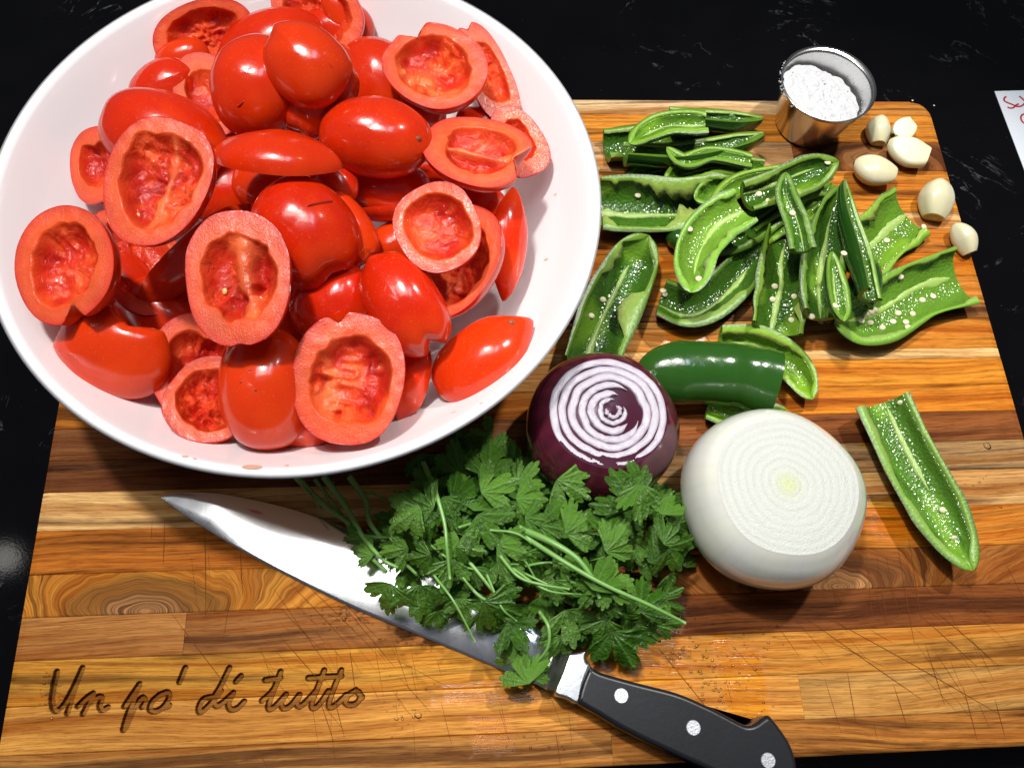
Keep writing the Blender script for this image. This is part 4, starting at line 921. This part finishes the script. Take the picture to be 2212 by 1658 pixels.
hout = kv([(688,428),(735,462),(800,487),(1000,542),(1250,607),(1450,692),(1560,748),(1650,795),(1700,812),(1745,800),(1790,768),(1832,748),(1870,785),(1920,850),(1965,920),(1998,1000),(2015,1090),(2005,1180),(1960,1260),(1860,1290),(1740,1240),(1560,1150),(1400,1075),(1150,962),(900,840),(750,750),(645,690),(612,655),(640,540)])
slab(hout, .0022, .0205, .0026, M['handle'], 'handle', kn, dens=260)
bol = kv([(558,352),(610,345),(663,338),(663,385),(672,410),(692,428),(650,545),(618,668),(540,640),(468,605),(512,480)])
slab(bol, .0020, .0192, .0014, M['bsteel'], 'bolster', kn, dens=120)
neck = kv([(455,300),(558,352),(512,480),(468,605),(350,550),(400,430)])
nv_ = catmull([at(x, y, .0) for x, y in neck[:1]+neck[1:]], 3)
V_ = []
A0, A1 = at(*neck[0], .0055), at(*neck[4], .0030); B0, B1 = at(*neck[1], .0180), at(*neck[3], .0180)
for i in range(10):
    u = i/9; e = u*u*u
    for j in range(6):
        s = j/5; p = (A0*(1-s)+A1*s)*(1-u)+(B0*(1-s)+B1*s)*u; p[2] = (.0055*(1-s)+.0030*s)*(1-e)+.018*e; 
        if j in (0, 5): p[2] *= .9
        V_.append(p)
mesh('neck', V_, grid_faces(10, 6, False, True), M['bsteel'], kn)
for X, Y in ((890,624),(1350,828),(1827,1037)):
    p = at(*kv([(X, Y)])[0], .0206); th = np.linspace(0, 2*math.pi, 28, endpoint=False); r = .00405
    V_ = [p+[0, 0, .0003]]+[p+np.array([r*.9*math.cos(a), r*.9*math.sin(a), .0003]) for a in th]+[p+np.array([r*math.cos(a), r*math.sin(a), -.0002]) for a in th]
    mesh('rivet', V_, [(0, 1+i, 1+(i+1) % 28) for i in range(28)]+[(1+i, 29+i, 29+(i+1) % 28, 1+(i+1) % 28) for i in range(28)], M['rivet'], kn, smooth=False)

# ------------------------------------------------------------------ coriander bunch
bunch = thing('coriander_bunch', 'loose bunch of fresh coriander lying across the knife blade', 'herb bunch', tuple(at(1120, 1220, .0)))
BO = np.array(bunch.location)
def leaf_geo(seed, wide=1.0, cup=.5):
    rs = np.random.RandomState(seed); na, nr = 97, 8; amax = math.radians(rs.uniform(74, 92)); th = np.linspace(-amax, amax, na)
    l1 = rs.uniform(44, 54); lc = [math.radians(rs.uniform(-4, 4)), math.radians(l1), -math.radians(rs.uniform(44, 54))]; lw = [1, rs.uniform(.80, .95), rs.uniform(.80, .95)]
    r = np.zeros(na)
    for c, w_ in zip(lc, lw):
        d = np.abs(th-c); nt_ = rs.choice([3, 4]); wd_ = math.radians(23)
        lobe = w_*(1-.34*np.clip(d/wd_, 0, 1.4)**1.6)*np.where(d < wd_*1.0, 1, np.clip(1-(d-wd_*1.0)*7, .3, 1))
        lobe = lobe*(.80+.20*np.abs(np.cos(d/wd_*math.pi*nt_*.5))**.55)
        r = np.maximum(r, lobe)
    fl = np.clip((amax-np.abs(th))/math.radians(10), 0, 1); r = r*(.42+.58*fl)
    V_, vein = [], []; q1, q2, q3 = rs.uniform(-.5, .5, 3)
    for i in range(nr):
        s = (i/(nr-1))**.85
        x = s*r*np.cos(th); y = s*r*np.sin(th)
        fold = -cup*.55*np.abs(y)**1.3-.30*x**2*cup+q1*x*y*.8+q2*y*.25+.02*np.cos(th*5.2+seed)*s**2+.06*n1(x*3+y*2, seed)+.012*np.cos(th*16)*s**2
        V_.append(np.stack([x, y, fold], -1))
        vv = np.zeros(na)
        for c in lc+[lc[1]*.5, lc[2]*.5, lc[1]*1.35, lc[2]*1.35]: vv = np.maximum(vv, np.exp(-((th-c)*s/.035)**2))
        vein.append(np.clip(vv, 0, 1)*(1-.6*s))
    me = bpy.data.meshes.new('leaf'); me.from_pydata(np.array(V_).reshape(-1, 3).tolist(), [], grid_faces(nr, na))
    A = me.attributes.new('vein', 'FLOAT', 'POINT'); A.data.foreach_set('value', np.array(vein, np.float32).ravel())
    me.polygons.foreach_set('use_smooth', [True]*len(me.polygons)); me.materials.append(M['leaf']); return me
LM = [leaf_geo(i+1, 1+.15*(i % 3), .10+.07*i) for i in range(8)]
sprigs = []
def sprig(pts, zs, r0, r1, up=0):
    W = catmull([at(x, y, z) for (x, y), z in zip(pts, zs)], 26); V_, F_ = tube(W-BO, np.linspace(r0, r1, 26), 7)
    o = mesh('stem', V_, F_, M['stem'], bunch); sprigs.append((o, W)); return o
def put_leaf(P0, size, dirv, nrm, par=None, m_=None):
    """leaf base at P0, pointing along dirv"""
    N = unit(nrm); X = unit(dirv-(dirv@N)*N); Y = np.cross(N, X)
    o = bpy.data.objects.new('leaf', m_ or random.choice(LM)); S.collection.objects.link(o); o.parent = par or bunch
    q = P0-BO; mm = Matrix.Identity(4)
    for i in range(3): mm[i][0] = X[i]*size; mm[i][1] = Y[i]*size; mm[i][2] = N[i]*size; mm[i][3] = q[i]
    o.matrix_local = mm; put_leaf.n += 1; return o
put_leaf.n = 0
def lf(px, py, size, ang, z=.04, tilt=(0, 0), par=None, mi=None):
    """leaf centred on the picture position, pointing at ang degrees"""
    C_ = at(px, py, z); d = math.cos(math.radians(ang))*RT+math.sin(math.radians(ang))*UP; sz = size*pxm(C_)
    N = cvec((tilt[0], tilt[1], 1)); d = unit(d-(d@N)*N)
    return put_leaf(C_-d*sz*.5, sz, d, N, par, LM[mi] if mi is not None else None)
R1 = .0020
stems = [([(640,1030),(700,1090),(760,1135),(790,1190),(835,1235)],[.014,.016,.018,.020,.028],R1,.0010),
 ([(700,1030),(745,1090),(785,1160),(830,1210),(860,1225)],[.018,.02,.024,.03,.03],R1,.0010), ([(755,1030),(790,1080),(800,1130),(850,1190),(900,1240)],[.016,.018,.02,.025,.032],R1,.0009),
 ([(680,1035),(730,1100),(770,1150),(840,1160),(900,1150)],[.012,.014,.018,.026,.03],.0013,.0008), ([(915,1000),(940,1060),(960,1130),(965,1180),(972,1250)],[.04,.054,.056,.056,.050],.0015,.0008),
 ([(1120,1140),(1190,1170),(1245,1205),(1280,1250),(1295,1290)],[.048,.056,.058,.056,.050],.0021,.0011), ([(1135,1160),(1230,1220),(1310,1265),(1400,1305),(1480,1345)],[.050,.058,.058,.054,.045],.0015,.0009),
 ([(1080,1200),(1120,1245),(1170,1262),(1230,1272)],[.048,.052,.052,.048],.0010,.0007), ([(1165,1320),(1185,1355),(1182,1400),(1150,1440)],[.030,.034,.030,.020],.0011,.0007),
 ([(960,1170),(1010,1210),(1060,1270),(1080,1290)],[.03,.036,.036,.034],.0014,.0008), ([(1000,1250),(1040,1290),(1090,1310)],[.04,.04,.036],.0010,.0007), ([(880,1110),(1000,1120),(1130,1160),(1250,1180)],[.024,.03,.03,.03],.0015,.0009),
 ([(1380,1010),(1400,1060),(1430,1120),(1440,1200)],[.05,.045,.04,.03],.0012,.0008), ([(1210,1290),(1300,1340),(1340,1400)],[.02,.024,.02],.0012,.0008)]
SO = [sprig(*s) for s in stems]
big = [ # x, y, size, angle, z, tilt, stem index
 (1050,1455,0,0,0,(0,0),8),
 (1125,1435,86,130,.020,(-.2,.4),8),(1085,1408,60,160,.016,(-.4,.2),8),(1165,1440,62,35,.018,(.4,.3),8),(1145,1462,58,-80,.016,(0,-.3),8),
 (838,1300,92,-95,.036,(-.25,-.1),0),(905,1305,92,-85,.036,(.1,-.15),1),(968,1245,78,-100,.044,(.1,-.1),4),(1088,1320,98,-25,.040,(.1,-.15),10),(1120,1375,78,-50,.028,(.2,-.2),10),
 (1232,1360,92,-75,.028,(.1,-.1),13),(1345,1410,110,-80,.020,(.1,-.1),13),(1400,1370,70,-60,.022,(.3,-.1),13),(1345,1055,104,120,.062,(-.1,.2),12),(1385,1090,90,-70,.060,(.1,.1),12),(1350,1030,70,170,.062,(-.2,.3),12),
 (900,1080,92,150,.050,(-.2,.2),4),(870,1120,92,-160,.050,(-.25,.1),4),(930,1140,74,-90,.046,(.2,0),4),(975,1110,84,-60,.046,(.2,.1),4),(1060,1150,98,-50,.048,(.1,.1),11),(1110,1190,80,-20,.048,(.2,0),11),
 (1300,1235,86,60,.054,(.1,.1),6),(1340,1255,70,10,.050,(.2,.1),6),(1310,1290,60,-120,.048,(0,-.1),6),(1415,1300,76,15,.044,(.2,0),6),(1450,1350,60,-5,.036,(.3,0),6),(1270,1290,64,-140,.044,(-.2,-.1),6),
 (1450,1140,86,60,.05,(.2,.1),12),(1460,1210,86,-60,.044,(.3,-.1),12),(1440,1085,60,80,.056,(.2,.2),12),(1010,1060,84,40,.044,(.0,.2),11),(1080,1045,92,20,.046,(.1,.2),11),(1140,1020,70,60,.040,(.1,.3),11),(1060,990,84,80,.036,(0,.2),11),(985,985,80,110,.034,(-.1,.2),4),
 (1150,1075,70,10,.050,(.1,.2),11),(1165,1120,64,-20,.05,(.1,.1),11),(1240,1060,90,-35,.05,(.2,.1),5),(1200,1140,80,0,.05,(0,.1),5),(1260,1130,90,40,.052,(0,.2),5),(1340,1160,90,30,.052,(.1,.2),5),(1320,1120,80,70,.052,(0,.2),5),
 (1020,1190,70,-30,.044,(.1,0),9),(1090,1250,70,-70,.04,(0,0),9),(1150,1220,70,-60,.044,(.1,0),7),(1200,1280,60,-90,.04,(0,0),7),(780,1190,58,170,.022,(-.3,.1),3),(760,1165,50,-170,.018,(-.2,0),3),
 (850,1190,66,200,.034,(-.2,0),2),(900,1205,70,-150,.038,(-.1,0),2),(1000,1320,62,-70,.03,(0,-.2),9),(950,1340,56,-90,.024,(0,-.2),9),(1040,1345,60,-60,.026,(.1,-.2),9),(1200,1400,62,-110,.02,(0,-.2),13),(1300,1370,80,-100,.024,(-.1,-.1),13)]
rsb = random.Random(5)
for x, y, sz, an, z, tl, si in big:
    if sz: lf(x, y, sz*1.0, an+rsb.gauss(0, 8), z+.003, (tl[0]+rsb.gauss(0, .18), tl[1]+rsb.gauss(0, .18)), SO[si])
poly = [(905,1010),(985,940),(1060,935),(1150,985),(1190,1060),(1290,1080),(1330,1010),(1410,1030),(1480,1080),(1490,1180),(1470,1290),(1440,1350),(1350,1390),(1240,1390),(1130,1345),(1010,1335),(930,1320),(870,1270),(800,1170),(830,1120),(860,1060)]
def inside(x, y):
    c = False; n_ = len(poly)
    for i in range(n_):
        (x1, y1), (x2, y2) = poly[i], poly[(i+1) % n_]
        if (y1 > y) != (y2 > y) and x < (x2-x1)*(y-y1)/(y2-y1)+x1: c = not c
    return c
rs = random.Random(3); cnt = 0
while cnt < 240:
    x, y = rs.uniform(770, 1500), rs.uniform(935, 1400)
    if not inside(x, y): continue
    edge_ = min(math.hypot(x-a, y-b) for a, b in poly); top = .012+.032*min(1, edge_/110)
    z = top*rs.uniform(.25, .98)+.003
    # leaf fans out from the middle of the bunch
    an = math.degrees(math.atan2(-(y-1190), x-1130))+rs.gauss(0, 65)
    C_ = at(x, y, z); si = min(range(len(sprigs)), key=lambda q: np.min(np.linalg.norm(sprigs[q][1]-C_, axis=1))+rs.random()*.01)
    lf(x, y, rs.uniform(38, 74), an, z, (rs.gauss(0, .5), rs.gauss(.05, .5)), sprigs[si][0]); cnt += 1
for i in range(13):        # side stalks filling the inside of the bunch
    x, y = rs.uniform(900, 1330), rs.uniform(1050, 1260); an = math.radians(rs.gauss(-30, 25)); L = rs.uniform(90, 180); z = rs.uniform(.03, .052)
    sprig([(x, y), (x+L*.5*math.cos(an), y-L*.5*math.sin(an)+rs.uniform(-22, 22)), (x+L*math.cos(an), y-L*math.sin(an))], [z, z+.004, z-.004], .0008, .0005)
for (x0, y0, x1, y1) in [(650,1045,700,1120),(720,1040,700,1075),(770,1060,830,1075),(800,1060,850,1100)]:
    sprig([(x0, y0), ((x0+x1)/2+6, (y0+y1)/2), (x1, y1)], [.016, .018, .014], .0006, .0003)

# ------------------------------------------------------------------ water drops and crumbs
def drop(V_, F_, p, r, h):
    b0 = len(V_); n_ = 9; ph = random.random()*6; e = random.uniform(.7, 1.3)
    V_.append((p[0], p[1], p[2]+h))
    for rr, zz in ((.5, .85), (.85, .45), (1, 0)):
        for i in range(n_): a = 2*math.pi*i/n_; q = 1+.12*math.sin(2*a+ph); V_.append((p[0]+r*e*rr*q*math.cos(a), p[1]+r*rr*q*math.sin(a), p[2]+h*zz))
    F_ += [(b0, b0+1+i, b0+1+(i+1) % n_) for i in range(n_)]
    for k_ in range(2): F_ += [(b0+1+k_*n_+i, b0+1+(k_+1)*n_+i, b0+1+(k_+1)*n_+(i+1) % n_, b0+1+k_*n_+(i+1) % n_) for i in range(n_)]
WV, WF = [], []
for cx, cy, sx, sy, n_ in [(1500,1420,70,50,80),(1440,1340,40,25,40),(1560,1500,60,40,30),(760,1320,60,30,120),(900,1370,60,25,60),(870,1540,60,50,20),(1530,640,25,25,40),(1500,560,20,20,25),(110,1500,25,45,40),(1640,1560,35,40,16),(1180,1600,90,20,14),(2110,1060,60,60,10),(1620,1390,60,40,20)]:
    for i in range(n_):
        x, y = random.gauss(cx, sx*.6), random.gauss(cy, sy*.6); p = at(x, y, .0001)
        if abs(p[0]) < .295 and p[1] > -.225: drop(WV, WF, p, random.choice([.0004, .0005, .0007, .001]), random.uniform(.0003, .0006))
wd = mesh('water_drops', WV, WF, M['water']); tag(wd, 'spilled water beads on the wood around the knife and coriander', 'water', kind='stuff')
for x, y, r, lb in [(903,1543,.0019,'round amber water drop on the wood right of the engraved words'), (2133,962,.0028,'flat water drop on the dark strip right of the lone pepper')]:
    V_, F_ = [], []; drop(V_, F_, (0, 0, 0), r, r*.45); o = mesh('water_drop', V_, F_, M['water']); o.location = at(x, y, .0003); tag(o, lb, 'water drop')

# ------------------------------------------------------------------ note card
def cc(X, Y): return at((2557+X/6.91)/1.2013, (200+Y/6.91)/1.2013, CZ+.0006)
c0 = cc(165, 255); d1 = unit(cc(691, 240)-c0); d2 = cc(691, 1490)-c0; d2 = unit(d2-(d2@d1)*d1*1.0) if abs(unit(d2)@d1) < .2 else unit(d2)
crd = thing('note_card', 'white note card with red handwriting at the right picture edge', 'card', c0)
q4 = [np.zeros(3), d1*.14, d1*.14+d2*.20, d2*.20]; V_ = [p+[0, 0, 0] for p in q4]+[p-[0, 0, .0005] for p in q4]
mesh('sheet', V_, [(3, 2, 1, 0), (4, 5, 6, 7), (0, 1, 5, 4), (1, 2, 6, 5), (2, 3, 7, 6), (3, 0, 4, 7)], M['paper'], crd, smooth=False)
for st in ([(375,352),(345,372),(333,405),(350,438),(430,475),(505,505),(528,525),(500,552),(440,560),(395,540)], [(600,485),(560,500),(545,522),(580,532),(650,520),(700,480),(740,470)], [(605,345),(650,380),(700,430)], [(740,655),(691,668),(650,688),(635,740),(660,800),(700,832)]):
    P_ = catmull([cc(*q)+[0, 0, .0002]-c0 for q in st], 40); T_ = np.gradient(P_, axis=0); V_ = []
    for p, t_ in zip(P_, T_):
        s_ = unit(np.array([-t_[1], t_[0], 0]))*.00075; V_ += [p-s_, p+s_]
    mesh('lettering', V_, [(2*i, 2*i+2, 2*i+3, 2*i+1) for i in range(39)], M['ink'], crd, smooth=False)
for x, y in ((2368/1.2013, 261/1.2013), (2424/1.2013, 274/1.2013)):
    V_, F_ = seed_mesh(np.zeros(3), (0, 0, 1), .0008); o = mesh('crumb', V_, F_, M['salt']); o.location = at(x, y, .001 if x < 1990 else CZ+.0006)
    tag(o, 'white salt crumb on the back right edge of the board' if x < 1990 else 'white salt crumb on the black counter behind the garlic', 'crumb')
print('leaves', put_leaf.n, 'tomatoes', tomato.i, 'peppers', pidx[0])
